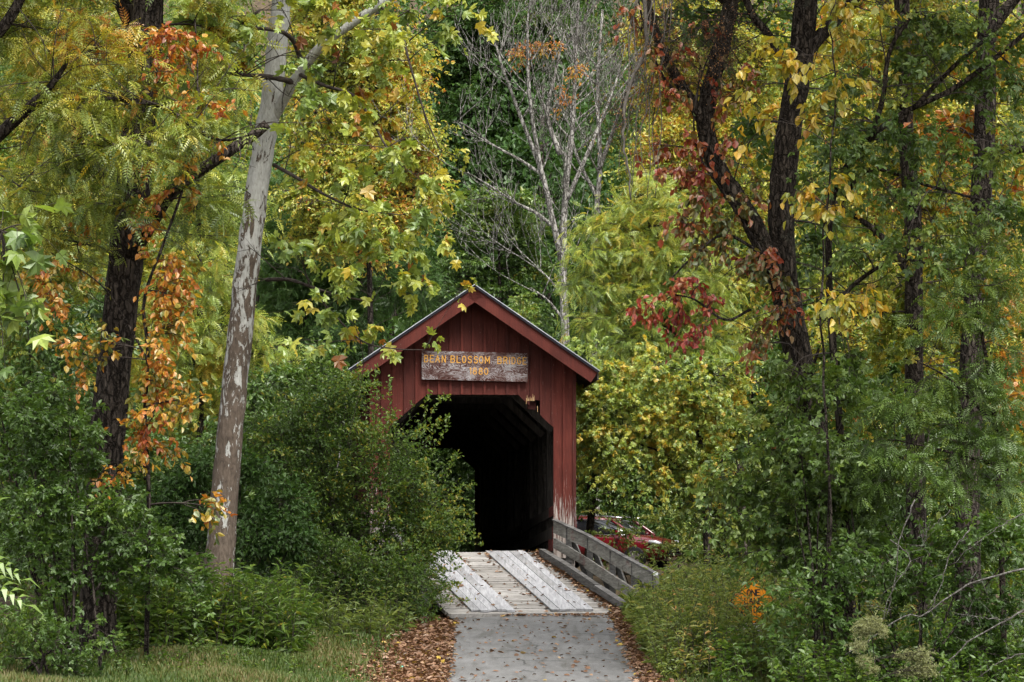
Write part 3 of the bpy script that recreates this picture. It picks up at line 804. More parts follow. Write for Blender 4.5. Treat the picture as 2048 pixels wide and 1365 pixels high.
guard_rail("wooden guard rail half buried in the dark bush left of the ramp", tl_, ml_, ll_, [tl_[0], tl_[1], tl_[2], tl_[3]], P(856, 1140, 45.2), -.4)

# ------------------------------------------------------------------ parked car
def ring(x0, x1, w, z, n=36, p=3.2):
    a = np.linspace(0, 2 * math.pi, n, endpoint=False); c, s = np.cos(a), np.sin(a)
    return np.stack([(x0 + x1) / 2 + (x1 - x0) / 2 * np.sign(c) * np.abs(c) ** (2 / p), w * np.sign(s) * np.abs(s) ** (2 / p), np.full(n, z)], 1)
def loft(mb, rings, close_top=True):
    n = len(rings[0]); V = np.concatenate(rings); polys = []
    for k in range(len(rings) - 1):
        for a in range(n):
            b2 = (a + 1) % n; polys.append((k * n + a, k * n + b2, (k + 1) * n + b2, (k + 1) * n + a))
    if close_top: polys.append(tuple((len(rings) - 1) * n + a for a in range(n)))
    polys.append(tuple(range(n))[::-1]); mb.add(V, polys)
car = tag(empty("parked_car", tuple(P(1205, 1144, 68) * (1, 1, 1)), R(-28)), "dark red family car parked behind the weeds right of the bridge", "car")
car.location.z = .74
st = [(-2.28, .66, .38, .78, .80), (-2.18, .80, .27, .90, .93), (-1.6, .87, .21, .97, .99), (-.6, .89, .19, .96, .98), (.4, .89, .19, .93, .97), (1.1, .88, .20, .91, .99), (1.6, .85, .22, .86, .93), (2.0, .77, .26, .76, .82), (2.22, .60, .34, .62, .66)]
V, polys = [], []
prof = lambda w, zb, zs, zt: [(-w * .55, zb), (-w * .93, zb + .05), (-w, (zb + zs) / 2), (-w * .985, zs - .06), (-w * .90, zs + .005), (-w * .5, zt - .008), (0, zt), (w * .5, zt - .008), (w * .90, zs + .005), (w * .985, zs - .06), (w, (zb + zs) / 2), (w * .93, zb + .05), (w * .55, zb)]
for (x, w, zb, zs, zt) in st: V += [(x, y, z) for y, z in prof(w, zb, zs, zt)]
k = 13
for a in range(len(st) - 1):
    for q in range(k):
        polys.append((a * k + q, a * k + (q + 1) % k, (a + 1) * k + (q + 1) % k, (a + 1) * k + q))
polys.append(tuple(range(k))); polys.append(tuple((len(st) - 1) * k + q for q in range(k))[::-1])
m = MB(); m.add(V, polys); m.build("body", M['car_red'], car, flat=False)
m = MB(); loft(m, [ring(-2.05, 1.30, .80, .93), ring(-1.95, .98, .755, 1.15), ring(-1.82, .62, .70, 1.34), ring(-1.74, .42, .665, 1.40)]); m.build("window", M['glass'], car, flat=False)
m = MB(); loft(m, [ring(-1.83, .53, .695, 1.375), ring(-1.70, .34, .655, 1.43), ring(-1.45, .05, .50, 1.475), ring(-1.1, -.3, .25, 1.487)]); m.build("roof", M['car_red'], car, flat=False)
for sg in (-1, 1):
    for pts in ([(1.28, .775, .93), (.98, .745, 1.15), (.60, .70, 1.37)], [(-.45, .812, .93), (-.47, .775, 1.15), (-.5, .715, 1.38)], [(-2.0, .74, .93), (-1.9, .71, 1.15), (-1.75, .66, 1.38)]):
        m = MB(); m.tube(smooth_path([(x, sg * y, z) for x, y, z in pts], 6), .045, 6); m.build("pillar", M['car_red'], car, flat=False)
    m = MB(); m.tube(smooth_path([(1.1, sg * .83, .945), (.3, sg * .835, .965), (-.8, sg * .835, .985), (-1.8, sg * .79, .99)], 9), .016, 5); m.tube(smooth_path([(.75, sg * .70, 1.29), (.3, sg * .715, 1.375), (-.6, sg * .715, 1.395), (-1.5, sg * .70, 1.37)], 9), .013, 5); m.build("chrome_trim", M['chrome'], car, flat=False)
    m = MB(); m.tube(smooth_path([(.9, sg * .62, 1.43), (0, sg * .62, 1.50), (-1.0, sg * .62, 1.50), (-1.6, sg * .60, 1.44)], 8), .015, 5); m.build("roof_rail", M['chrome'], car, flat=False)
    for hx in (.05, -.95):
        m = MB(); m.tube([(hx - .1, sg * .915, .80), (hx, sg * .925, .805), (hx + .1, sg * .915, .80)], .017, 6); m.build("door_handle", M['chrome'], car)
    m = MB(); m.tube([(2.12, sg * .70, .70), (1.98, sg * .775, .735), (1.80, sg * .825, .77)], [.05, .075, .04], 8); m.build("headlight", M['lamp_glass'], car, flat=False)
    m = MB(); m.tube([(.98, sg * .80, .98), (.95, sg * .98, 1.02)], [.03, .06], 7); m.tube([(.90, sg * .98, 1.02), (1.02, sg * .98, 1.02)], [.085, .06], 8); m.build("mirror", M['car_red'], car, flat=False)
    for wx in (-1.38, 1.38):
        m = MB(); m.tube([(wx, sg * .70, .32), (wx, sg * .74, .32), (wx, sg * .88, .32), (wx, sg * .905, .32)], [.30, .325, .325, .29], 22); wh = m.build("wheel", M['rubber'], car, flat=False)
        m = MB(); m.tube([(wx, sg * .90, .32), (wx, sg * .915, .32)], .2, 18); m.build("rim", M['chrome'], wh)
m = MB(); m.box(2.17, 2.235, -.42, .42, .48, .56); m.build("grille", M['rubber'], car)
m = MB(); m.tube(smooth_path([(2.20, -.55, .42), (2.27, 0, .42), (2.20, .55, .42)], 7), .03, 6); m.build("bumper_trim", M['chrome'], car)

# ------------------------------------------------------------------ road signs in the weeds
SY = 42.0
sp_ = P(1507, 1203, SY)
def bordered(mb, outline, y): mb.add([(x, y, z) for x, z in outline] + [(x, y + .004, z) for x, z in outline], [tuple(range(len(outline))), tuple(range(2 * len(outline) - 1, len(outline) - 1, -1))] + [(i, (i + 1) % len(outline), len(outline) + (i + 1) % len(outline), len(outline) + i)[::-1] for i in range(len(outline))])
ws = tag(empty("warning_sign", (sp_[0], sp_[1], -1.0), R(4)), "orange diamond road sign reading ONE LANE BRIDGE among the verge weeds", "road sign")
hz = sp_[2] + 1.0; dd = .43
m = MB(); m.box(-.04, .04, .012, .05, -.2, hz + .35); m.build("post", M['post'], ws)
m = MB(); bordered(m, [(0, hz - dd), (dd, hz), (0, hz + dd), (-dd, hz)], 0); pl = m.build("panel", M['sign_orange'], ws)
m = MB()
for a, b2 in (((0, -1), (1, 0)), ((1, 0), (0, 1)), ((0, 1), (-1, 0)), ((-1, 0), (0, -1))):
    q = dd * .94; m.beam((a[0] * q, -.003, hz + a[1] * q), (b2[0] * q, -.003, hz + b2[1] * q), .022, .003, (0, -1, 0))
for txt, z, w, gp in (("ONE", .10, .062, .082), ("LANE", -.045, .062, .082), ("BRIDGE", -.19, .052, .070)):
    x0 = -(len(txt) - 1) * gp / 2 - w / 2
    for i, ch in enumerate(txt): letter_strokes(m, ch, x0 + i * gp, hz + z, w, .10, .018, -.001, .003)
m.build("lettering", M['sign_black'], ws)
wg = tag(empty("weight_sign", (P(1497, 1290, SY)[0], SY - .06, -1.0), R(4)), "white black-bordered weight limit sign below the orange diamond", "road sign")
h1, h0 = P(0, 1247, SY)[2] + 1.0, P(0, 1247, SY)[2] + 1.0 - .76
m = MB(); bordered(m, [(-.305, h0), (.305, h0), (.305, h1), (-.305, h1)], 0); m.build("panel", M['sign_white'], wg)
m = MB()
for a, b2 in (((-.285, h0 + .02), (.285, h0 + .02)), ((.285, h0 + .02), (.285, h1 - .02)), ((.285, h1 - .02), (-.285, h1 - .02)), ((-.285, h1 - .02), (-.285, h0 + .02))):
    m.beam((a[0], -.003, a[1]), (b2[0], -.003, b2[1]), .016, .003, (0, -1, 0))
for txt, z, w, gp in (("WEIGHT", .23, .055, .080), ("LIMIT", .42, .055, .080)):
    x0 = -(len(txt) - 1) * gp / 2 - w / 2
    for i, ch in enumerate(txt): letter_strokes(m, ch, x0 + i * gp, h1 - z, w, .10, .018, -.001, .003)
m.build("lettering", M['sign_black'], wg)
m = MB(); m.box(-.03, .03, .006, .045, -.3, h1); m.build("post", M['post'], wg)


# ================================================================== plants
def gz(x, y): return float(ground_z(x, y))
def foot(px, Y): x = (px - CX) * Y / F; return np.array((x, Y, gz(x, Y) - .15))

# ---------------- left dark-barked tree (walnut)
p = Plant(1)
tp = [foot(205, 38), P(196, 1250, 38), P(213, 900, 38), P(243, 600, 38), P(268, 350, 38), P(290, 100, 38), P(300, -120, 38), P(310, -420, 38)]
p.limb(tp, .285, .245, 16, 44, .045, flare=.25)
p.limb([P(255, 520, 37.9), P(300, 450, 37.6), P(345, 382, 37.4), P(420, 328, 37.3), P(500, 276, 37.3), P(535, 248, 37.3)], .13, .07, 10, 16, .05)
p.limb([P(292, 90, 38), P(250, 20, 38.2), P(190, -120, 38.4), P(120, -260, 38)], .16, .08)
p.limb([P(300, -150, 38), P(380, -260, 38), P(470, -350, 38)], .16, .06)
p.limb([P(-70, 330, 36.8), P(0, 268, 36.6), P(60, 215, 36.5), P(95, 180, 36.4), P(130, 132, 36.3)], .12, .035)
p.limb([P(70, 208, 36.5), P(130, 200, 36.5), P(240, 199, 36.4), P(330, 216, 36.3), P(395, 262, 36.2), P(450, 281, 36.1), P(525, 262, 36)], .05, .015, 7)
p.limb([P(60, 218, 36.5), P(160, 246, 36.4), P(230, 290, 36.3), P(290, 285, 36.3)], .04, .015, 6)
p.limb([P(-60, 110, 36.5), P(0, 62, 36.5), P(40, 0, 36.5), P(60, -60, 36.5)], .1, .07, 8)
for px, py, rx, ry_, Y, ti in [(70, 60, 110, 80, 37, .42), (210, 90, 120, 90, 36.6, .45), (90, 180, 100, 70, 36.4, .4), (230, 200, 120, 70, 36.2, .42), (120, 300, 120, 70, 36.5, .38),
                               (380, 120, 90, 90, 37.5, .48), (440, 60, 90, 70, 38.5, .5), (60, 390, 80, 70, 36.6, .36), (200, 360, 110, 60, 36.4, .34), (300, 290, 90, 60, 36, .3), (420, 250, 80, 50, 36.2, .45),
                               (250, 430, 90, 50, 36.4, .3), (400, 400, 80, 60, 37, .35), (120, 480, 100, 60, 37, .35), (170, -60, 160, 70, 37, .42), (400, -70, 150, 70, 38, .45), (20, -60, 120, 70, 37, .4)]:
    c, r_ = CL(px, py, rx, ry_, Y, .8)
    p.cluster(c, r_, 'frond', 'walnut', .34, 1.0, ti - .02, (.08, .1, .14), .55, .15, .4, 4, True, up=1.0, sag=.12)
for px, py, rx, ry_ in [(0, -330, 300, 170), (350, -380, 300, 170), (150, -560, 320, 150)]:
    c, r_ = CL(px, py, rx, ry_, 38, 2.2); p.cluster(c, r_, 'frond', 'walnut', .42, 1.3, .4, tl=.8, m=4, twigs=False, up=1.0)
for c in [(-6, 35.5, 13.4), (-8.4, 32.5, 12.6), (-4.2, 38, 15), (-9, 36, 13.5), (-6.4, 31, 13)]: p.cluster(c, (2.4, 2.4, 1.2), 'frond', 'walnut', .42, 1.15, .42, tl=.8, m=6, twigs=False)  # extra crown out of view overhead, added to shade the left verge
p.bare_twigs(70, 2.5)
p.build("walnut_tree", "tall dark-barked tree with a leaning furrowed trunk at far left", "tree", 'bark_dark', group="trees beside the road")

# ---------------- sycamore with the patched pale trunk
p = Plant(2)
p.limb([foot(425, 40), P(438, 1150, 40), P(452, 950, 40), P(472, 750, 40), P(493, 550, 40), P(518, 350, 40), P(540, 220, 40), P(553, 100, 40), P(563, 0, 40), P(575, -160, 40), P(580, -420, 40)], .235, .14, 18, 60, .045, wob=.008, flare=.7)
p.limb([P(545, 240, 40), P(570, 195, 39.8), P(590, 160, 39.6), P(640, 95, 39.4), P(700, 50, 39.2), P(770, 2, 39), P(860, -70, 38.8), P(960, -130, 38.5)], .095, .055, 10, 26, .03)
p.limb([P(588, 165, 39.6), P(555, 157, 39.4), P(520, 152, 39.2), P(480, 150, 39), P(445, 145, 38.8)], .055, .02, 7, alt=True)
p.limb([P(600, 115, 39.5), P(585, 80, 39.3), P(555, 62, 39.1), P(485, 51, 38.8), P(520, 20, 38.8)], .045, .02, 7, alt=True)
p.limb([P(600, 150, 39.5), P(650, 172, 39.2), P(705, 190, 39), P(740, 235, 38.8), P(770, 290, 38.6), P(800, 330, 38.5)], .035, .012, 6, alt=True)
p.limb([P(533, 560, 40), P(580, 560, 39.6), P(625, 575, 39.3), P(680, 592, 39), P(745, 605, 38.8)], .035, .012, 6, alt=True)
p.limb([P(548, 330, 40), P(600, 360, 39.5), P(650, 390, 39.2), P(720, 420, 39), P(800, 430, 38.8)], .035, .012, 6, alt=True)
p.limb([P(640, 600, 39.2), P(720, 680, 38.9), P(790, 698, 38.8), P(850, 700, 38.8)], .02, .006, 5, alt=True)
p.limb([P(760, 10, 39), P(800, 60, 38.8), P(820, 130, 38.6), P(850, 230, 38.5), P(880, 300, 38.4)], .03, .01, 6, alt=True)
sy = [(640, 40, 80, 50), (720, 60, 70, 60), (470, 40, 70, 60), (480, 110, 70, 50), (420, 170, 60, 40), (610, 200, 60, 60), (690, 180, 60, 50), (760, 120, 60, 60), (640, 290, 60, 50), (730, 280, 60, 50), (800, 300, 60, 50),
      (840, 360, 50, 50), (700, 370, 70, 40), (760, 420, 80, 50), (850, 430, 50, 40), (670, 470, 70, 40), (790, 510, 90, 40), (720, 560, 90, 40), (640, 600, 60, 35), (820, 570, 60, 40), (700, 640, 60, 30), (600, 500, 40, 50), (610, 690, 40, 30), (880, 40, 70, 40), (820, 20, 60, 30), (560, 20, 60, 40)]
for i, (px, py, rx, ry_) in enumerate(sy):
    c, r_ = CL(px, py, rx, ry_, 38.9 - .3 * (i % 3), .6)
    p.cluster(c, r_, 'palm', 'sycamore', .235, .62, .42 + .12 * math.sin(i * 2.3), (.05, .12, .17), .55, .35, .8, 4, True, up=.45, sag=.6, lift=.05)
for px, py, rx, ry_ in [(780, 716, 14, 8), (862, 672, 9, 5), (935, 560, 14, 10), (890, 480, 20, 14), (925, 320, 14, 10)]:
    c, r_ = CL(px, py, rx, ry_, 38.7, .15); p.cluster(c, r_, 'palm', 'sycamore', .17, .6, .42, (.02, .1, .16), .15, .15, .8, 2, True, up=.3, sag=.5, lift=.03, mainr=.006)
for px, py, rx, ry_ in [(560, -260, 260, 150), (850, -260, 220, 130), (650, -480, 260, 120)]:
    c, r_ = CL(px, py, rx, ry_, 39.5, 2.2); p.cluster(c, r_, 'palm', 'sycamore', .26, .8, .35, tl=.8, m=4, twigs=False)
p.bare_twigs(40, 4.5)
p.build("sycamore_tree", "leaning sycamore with flaking white and brown bark and pale yellow-green leaves", "tree", 'bark_syc', group="trees beside the road")

# ---------------- orange-leaved saplings and creeper round the left trunk
p = Plant(3)
p.limb([foot(292, 37), P(298, 1000, 36.8), P(290, 850, 36.8), P(296, 700, 36.7), P(288, 600, 36.7), P(330, 480, 36.6), P(380, 330, 36.6), P(395, 180, 36.6), P(390, 40, 36.7)], .04, .012, 7, 26)
p.limb([P(294, 720, 36.7), P(240, 620, 36.7), P(190, 560, 36.6), P(100, 505, 36.6)], .02, .008, 6)
for px, py, rx, ry_, cv in [(345, 60, 40, 60, .8), (360, 110, 50, 40, .7), (410, 200, 40, 40, .8), (420, 240, 35, 30, .8), (345, 320, 40, 50, .7), (370, 365, 40, 40, .7), (330, 520, 40, 50, 1.2), (335, 590, 40, 50, 1.4), (350, 650, 45, 45, 1.2), (320, 720, 40, 50, 1.0),
                            (385, 800, 50, 25, 1.4), (310, 830, 40, 45, 1.2), (290, 900, 40, 40, .9), (400, 1010, 34, 24, 1.2), (230, 960, 40, 30, .8), (340, 760, 40, 30, 1), (120, 540, 80, 30, .7), (90, 570, 70, 40, .6), (150, 720, 60, 40, .6), (200, 690, 50, 40, .5), (280, 180, 30, 30, .4), (150, 430, 40, 40, .3), (300, 460, 40, 40, .8)]:
    c, r_ = CL(px, py, rx, ry_, 36.5, .4)
    r_ = (r_[0] * 1.45, r_[1] * 1.3, r_[2] * 1.45)
    p.cluster(c, r_, 'broad', 'orange', .125, cv * .48, .48, (.08, .15, .17), .35, .3, .8, 5, True, up=.5, sag=.5)
p.build("orange_sapling", "slender sapling with orange autumn leaves against the dark left trunk", "sapling", 'bark_dark')

# ---------------- leaves near the left edge: branch of a close sycamore and a sumac frond
p = Plant(4)
p.limb([(-6.0, 13.6, -.6), (-5.8, 13.7, 1.6), (-4.8, 13.8, 2.9), (-3.7, 13.9, 3.1), (-2.95, 14, 3.02)], .06, .012, 8)
for px, py, rx, ry_ in [(10, 460, 40, 30), (70, 450, 40, 30), (20, 540, 40, 40), (80, 480, 40, 20), (10, 640, 40, 40), (60, 620, 30, 30), (0, 700, 50, 30)]:
    c, r_ = CL(px - 12, py, rx, ry_, 14, .15); p.cluster(c, r_, 'palm', 'sumac_green', .15, 1.0, .12, (.06, .1, .14), .2, .3, .8, 2, True, up=.5, sag=.5, mainr=.006)
p.build("near_sycamore_branch", "close branch with large pale green lobed leaves entering at the left edge", "branch", 'bark_brown')
p = Plant(5)
p.limb([(-4.2, 14, -.7), (-4.0, 14, .4), (-3.6, 14, 1.05)], .03, .015, 7)
n = 4
pos = np.array([(-3.30, 14, 1.22), (-3.26, 14.05, 1.12), (-3.3, 13.9, 1.32), (-3.35, 14.1, 1.0)])
p.lv.add(('frond_fine', 'mid_green'), pos, np.array([(1, .1, -.05), (1, -.1, -.25), (.7, .3, .5), (.8, .2, -.5)]), np.array([(0, -.5, 1.)] * 4), np.array([.50, .52, .4, .5]), np.array([.75, .8, .7, .7]))
p.build("sumac_shoot", "bright green feathery sumac frond poking in low at the left edge", "shrub", 'bark_brown', branch='twigs')

# ---------------- right big forked tree with red creeper
p = Plant(6)
p.limb([foot(1690, 38), P(1672, 1150, 38), P(1640, 950, 38), P(1612, 820, 38), P(1592, 700, 38), P(1572, 590, 38), P(1562, 480, 38), P(1566, 360, 38), P(1582, 240, 38), P(1600, 130, 38), P(1612, 0, 38), P(1620, -150, 38), P(1640, -380, 38)], .255, .17, 16, 54, .05, flare=.2)
p.limb([P(1590, 640, 38), P(1540, 520, 37.9), P(1495, 430, 37.8), P(1440, 345, 37.8), P(1412, 260, 37.8), P(1420, 180, 37.8), P(1445, 90, 37.8), P(1462, 0, 37.8), P(1480, -160, 37.8), P(1440, -350, 37.8)], .175, .10, 12, 36, .05)
p.limb([P(1425, 300, 37.8), P(1395, 225, 37.7), P(1350, 150, 37.7), P(1320, 90, 37.7), P(1292, 0, 37.7), P(1270, -120, 37.7)], .10, .06, 10, 20, .05)
p.limb([P(1605, 110, 38), P(1650, 62, 38), P(1700, 10, 38), P(1760, -70, 38)], .13, .07, 10)
p.limb([P(1590, 180, 38), P(1540, 75, 38), P(1505, 30, 38), P(1470, -60, 38.2)], .08, .05, 8)
p.limb([P(1450, 0, 37.8), P(1400, -40, 37.8), P(1380, -120, 37.6)], .09, .05, 8)
for px, py, rx, ry_ in [(1500, -330, 280, 150), (1750, -320, 300, 170), (1620, -560, 340, 140), (1330, -230, 160, 100)]:
    c, r_ = CL(px, py, rx, ry_, 38, 2.2); p.cluster(c, r_, 'ovate', 'mid_green', .2, 1.2, .45, tl=.8, m=8, twigs=False)
for px, py, rx, ry_, ti in [(1500, 60, 90, 60, .5), (1440, 40, 70, 50, .45), (1360, 40, 60, 40, .4), (1540, 330, 50, 60, .4), (1500, 250, 60, 60, .45), (1590, 520, 60, 50, .25), (1640, 450, 60, 60, .35)]:
    c, r_ = CL(px, py, rx, ry_, 38.6, .6); p.cluster(c, r_, 'ovate', 'mid_green', .17, .6, ti, tl=.5)
for c in [(5, 34.5, 13.8), (7.8, 34, 13), (6.6, 30.5, 12.8), (4.2, 37.5, 15.4), (9.4, 31.5, 12.6), (9, 37, 14)]: p.cluster(c, (2.4, 2.4, 1.2), 'ovate', 'mid_green', .2, 1.15, .42, tl=.8, m=6, twigs=False)  # unseen crown clusters toward the camera, added to darken the right foreground
p.bare_twigs(80, 3.5)
p.build("forked_tree", "big forked brown-barked tree leaning left over the right verge", "tree", 'bark_brown', group="trees beside the road")

p = Plant(7)
for pts in ([foot(1640, 37.4), P(1600, 800, 37.45), P(1550, 560, 37.5), P(1470, 420, 37.5), P(1395, 300, 37.5), P(1395, 180, 37.5), P(1440, 60, 37.5)], [P(1540, 520, 37.45), P(1450, 470, 37.3), P(1380, 520, 37.2), P(1340, 560, 37.1)], [P(1395, 230, 37.5), P(1330, 160, 37.4), P(1290, 60, 37.4), P(1270, -40, 37.4)]):
    p.limb(pts, .03, .012, 6)
for px, py, rx, ry_, cv, ti in [(1270, 30, 40, 40, .8, .6), (1300, 110, 40, 40, .8, .62), (1360, 130, 40, 40, .6, .62), (1330, 200, 45, 40, .9, .62), (1290, 290, 30, 40, .5, .66), (1360, 270, 50, 40, .9, .6), (1400, 330, 50, 40, 1.0, .58), (1340, 350, 40, 30, .8, .6), (1420, 400, 55, 45, 1.2, .5), (1370, 430, 50, 40, 1.0, .48), (1460, 460, 60, 40, 1.3, .42), (1400, 490, 40, 40, 1.0, .5),
                                (1490, 540, 50, 40, 1.2, .45), (1530, 500, 40, 40, 1.0, .42), (1540, 640, 50, 40, 1.0, .56), (1510, 690, 40, 30, 1.0, .62), (1440, 190, 50, 60, .5, .6), (1470, 120, 50, 50, .5, .5), (1440, 290, 40, 40, .8, .5), (1490, 380, 40, 40, .8, .4), (1545, 880, 20, 40, .7, .7), (1560, 570, 40, 40, .8, .45), (1400, 60, 40, 40, .5, .6)]:
    c, r_ = CL(px, py, rx, ry_, 37.3, .35); p.cluster(c, r_, 'broad', 'red', .135, cv * (.45 if py < 310 else .75), ti - .04, (.08, .15, .17), .3, .45, .9, 5, True, up=.3, sag=.8)
p.build("red_creeper", "red and rust leaved creeper climbing the forked tree at right", "creeper", 'bark_dark', crown='leaves', trunk='stem')
p = Plant(8)
p.limb([P(1500, 620, 37.6), P(1450, 640, 37.2), P(1390, 600, 37), P(1350, 590, 36.9)], .025, .01, 6)
for px, py, rx, ry_ in [(1370, 570, 28, 24), (1340, 600, 30, 26), (1300, 630, 28, 22), (1355, 640, 26, 26), (1275, 640, 20, 24), (1385, 690, 24, 20), (1405, 640, 22, 22), (1400, 570, 20, 18), (1430, 600, 18, 20)]:
    c, r_ = CL(px, py, rx, ry_, 36.9, .2); r_ = (r_[0] * 1.35, r_[1] * 1.3, r_[2] * 1.35); p.cluster(c, r_, 'broad', 'crimson', .115, .45, .5, (.08, .16, .22), .25, .5, .9, 4, True, up=.2, sag=1.0)
p.build("crimson_spray", "hanging spray of deep crimson leaves left of the forked trunk", "branch", 'bark_dark', crown='leaves', trunk='stem')

# hanging grape vines left of the forked tree
p = Plant(9)
for k in range(9):
    x0 = 1262 + 9 * k + rng.uniform(-8, 8)
    p.limb([P(x0 + 20, -60, 37.4), P(x0 + rng.uniform(-14, 14), 60, 37.3), P(x0 + rng.uniform(-20, 14), 170, 37.3), P(x0 - 22 + rng.uniform(-10, 10), 290, 37.3), P(x0 - 20 + rng.uniform(-14, 14), 340 + rng.uniform(0, 60), 37.3)], .011, .005, 5, 16, wob=.02)
p.limb([P(1285, -40, 37.4), P(1290, 90, 37.3), P(1262, 170, 37.3), P(1245, 260, 37.2), P(1256, 330, 37.2), P(1262, 400, 37.2)], .035, .012, 7, 22, wob=.015)
for px, py in [(1280, 60), (1330, 30), (1440, 60), (1440, 130), (1480, 100), (1250, 250), (1350, 110), (1300, 180)]:
    c, r_ = CL(px, py, 60, 60, 37.4, .4); p.cluster(c, r_, 'small', 'dry', .04, .05, .5, tl=.5, flat=1, m=2)
p.build("hanging_vine", "tangle of bare grey grapevines hanging from the top left of the forked tree", "vine", 'twig_pale', 'twig', crown='leaves', trunk='stem', branch='tendrils')

# ---------------- right edge trunks
p = Plant(10)
p.limb([foot(1835, 43), P(1832, 1000, 43), P(1828, 700, 43), P(1826, 450, 43), P(1812, 280, 43), P(1805, 60, 43), P(1800, -300, 43)], .185, .13, 12, 30, .04)
p.limb([P(1826, 560, 43), P(1760, 470, 43), P(1690, 420, 43), P(1600, 350, 43)], .07, .03, 8)
for px, py, rx, ry_, ti in [(1800, 220, 120, 80, .5), (1760, 330, 90, 70, .55), (1700, 420, 80, 60, .5), (1850, 420, 90, 80, .55), (1780, 560, 90, 60, .5), (1720, 640, 80, 60, .55), (1800, 700, 90, 60, .5), (1900, 560, 80, 70, .6), (1700, -200, 260, 150, .5), (1900, -300, 260, 150, .5), (1760, 100, 100, 70, .5), (1880, 130, 100, 90, .55)]:
    c, r_ = CL(px, py, rx, ry_, 43.5, .9); p.cluster(c, r_, 'palm', 'maple_yellow', .17, .9, ti, (.08, .14, .16), .6, .3, .7, 6, twigs=py > 0, up=.6)
p.bare_twigs(40, 3)
p.build("dark_maple", "thin dark trunk with green and gold leaves between the forked tree and right edge", "tree", 'bark_dark', group="trees beside the road")
p = Plant(11)
p.limb([foot(1935, 41), P(1936, 1150, 41), P(1935, 950, 41), P(1945, 700, 41), P(1955, 500, 41), P(1968, 300, 41), P(1972, 120, 41), P(1985, -100, 41), P(2000, -360, 41)], .225, .15, 14, 40, .05, flare=.2)
p.limb([P(1966, 350, 41), P(1995, 306, 41), P(2060, 285, 41), P(2160, 200, 41)], .14, .09, 9)
p.limb([P(1980, 60, 41), P(2020, 10, 41), P(2080, -60, 41)], .12, .08, 9)
for px, py, rx, ry_, ti in [(1990, 640, 70, 50, .6), (2030, 730, 60, 60, .66), (1960, 230, 90, 60, .62), (2020, 400, 60, 70, .5), (2040, 800, 50, 60, .7), (2000, -250, 260, 170, .5), (1880, 260, 70, 50, .7), (2030, 160, 80, 80, .5)]:
    c, r_ = CL(px, py, rx, ry_, 41.6, .8); p.cluster(c, r_, 'broad', 'orange', .19, .7, ti - .1, (.06, .14, .16), .5, .3, .7, 5, twigs=py > 0, up=.5)
p.bare_twigs(40, 3)
p.build("stout_dark_tree", "stout nearly black trunk forking to the right near the right edge", "tree", 'bark_dark', group="trees beside the road")

# ---------------- box elder foliage across the upper right
p = Plant(12)
p.limb([foot(1700, 36), P(1690, 1000, 36), P(1660, 600, 36), P(1665, 400, 35.8), P(1720, 300, 35.5), P(1800, 230, 35.2), P(1920, 170, 35), P(2060, 60, 34.8), P(2150, 0, 34.8)], .065, .03, 9, 34, .03)
p.limb([P(1740, 280, 35.4), P(1765, 200, 35.2), P(1780, 100, 35), P(1830, 20, 35), P(1870, -60, 35)], .045, .02, 7)
p.limb([P(1830, 215, 35.1), P(1900, 140, 35), P(1990, 60, 34.8), P(2050, -20, 34.8)], .04, .02, 7)
p.limb([P(1670, 420, 35.8), P(1740, 340, 35.5), P(1850, 370, 35.2), P(1960, 400, 35)], .04, .015, 7)
p.limb([P(1662, 620, 36), P(1720, 560, 35.6), P(1800, 520, 35.3), P(1900, 540, 35)], .04, .015, 7)
for px, py, rx, ry_, ti in [(1780, 60, 90, 60, .5), (1860, 40, 90, 60, .5), (1950, 60, 90, 70, .55), (1760, 160, 80, 60, .4), (1850, 150, 90, 60, .45), (1950, 160, 90, 60, .5), (1700, 240, 80, 60, .35), (1800, 280, 90, 60, .35), (1900, 300, 90, 50, .45), (1990, 280, 80, 70, .55),
                            (1680, 340, 70, 60, .35), (1770, 380, 90, 60, .4), (1870, 410, 90, 50, .45), (1970, 420, 80, 60, .55), (1820, 480, 80, 50, .45), (1720, 500, 80, 60, .4), (1900, 520, 80, 50, .5), (2010, 540, 70, 70, .55), (1640, 300, 50, 60, .3), (2020, 130, 60, 80, .5),
                            (1880, -120, 220, 120, .45), (2050, -260, 220, 160, .45)]:
    c, r_ = CL(px, py, rx, ry_, 35.2, .7); p.cluster(c, r_, 'tri', 'elder', .185, .72, ti, (.08, .13, .15), .5, .35, .7, 5, twigs=py > 0, up=.45, sag=.6)
p.bare_twigs(50, 3)
p.build("box_elder_tree", "box elder with drooping bright green leaves filling the upper right", "tree", 'bark_brown', group="trees beside the road")

p = Plant(13)
p.limb([foot(1660, 35), P(1655, 900, 34.8), P(1640, 640, 34.6), P(1650, 440, 34.4), P(1670, 200, 34.2), P(1660, 60, 34.2), P(1680, -40, 34.2)], .022, .008, 6, 26, wob=.02)
for px, py, rx, ry_, cv in [(1720, 30, 45, 30, 1.3), (1690, 70, 40, 30, 1.0), (1540, 120, 40, 30, 1.0), (1570, 150, 40, 20, .9), (1640, 130, 40, 30, .7), (1690, 150, 30, 30, .9), (1610, 230, 30, 40, .8), (1650, 390, 35, 24, 1.2), (1680, 410, 30, 24, 1.2), (1590, 380, 30, 24, .9), (1690, 590, 40, 26, 1.2), (1740, 610, 30, 26, 1.0), (1670, 620, 30, 20, .8), (1500, 240, 30, 40, .7), (1480, 160, 30, 30, .6), (1720, 590, 30, 20, .8)]:
    c, r_ = CL(px, py, rx * 1.5, ry_ * 1.6, 34.3, .4); p.cluster(c, r_, 'broad', 'yellow', .165, cv * .42, .42, (.06, .12, .15), .3, .45, .9, 4, True, up=.2, sag=1.0)
p.build("hickory_sapling", "sapling with large drooping golden yellow leaves in front of the forked tree", "sapling", 'bark_dark')

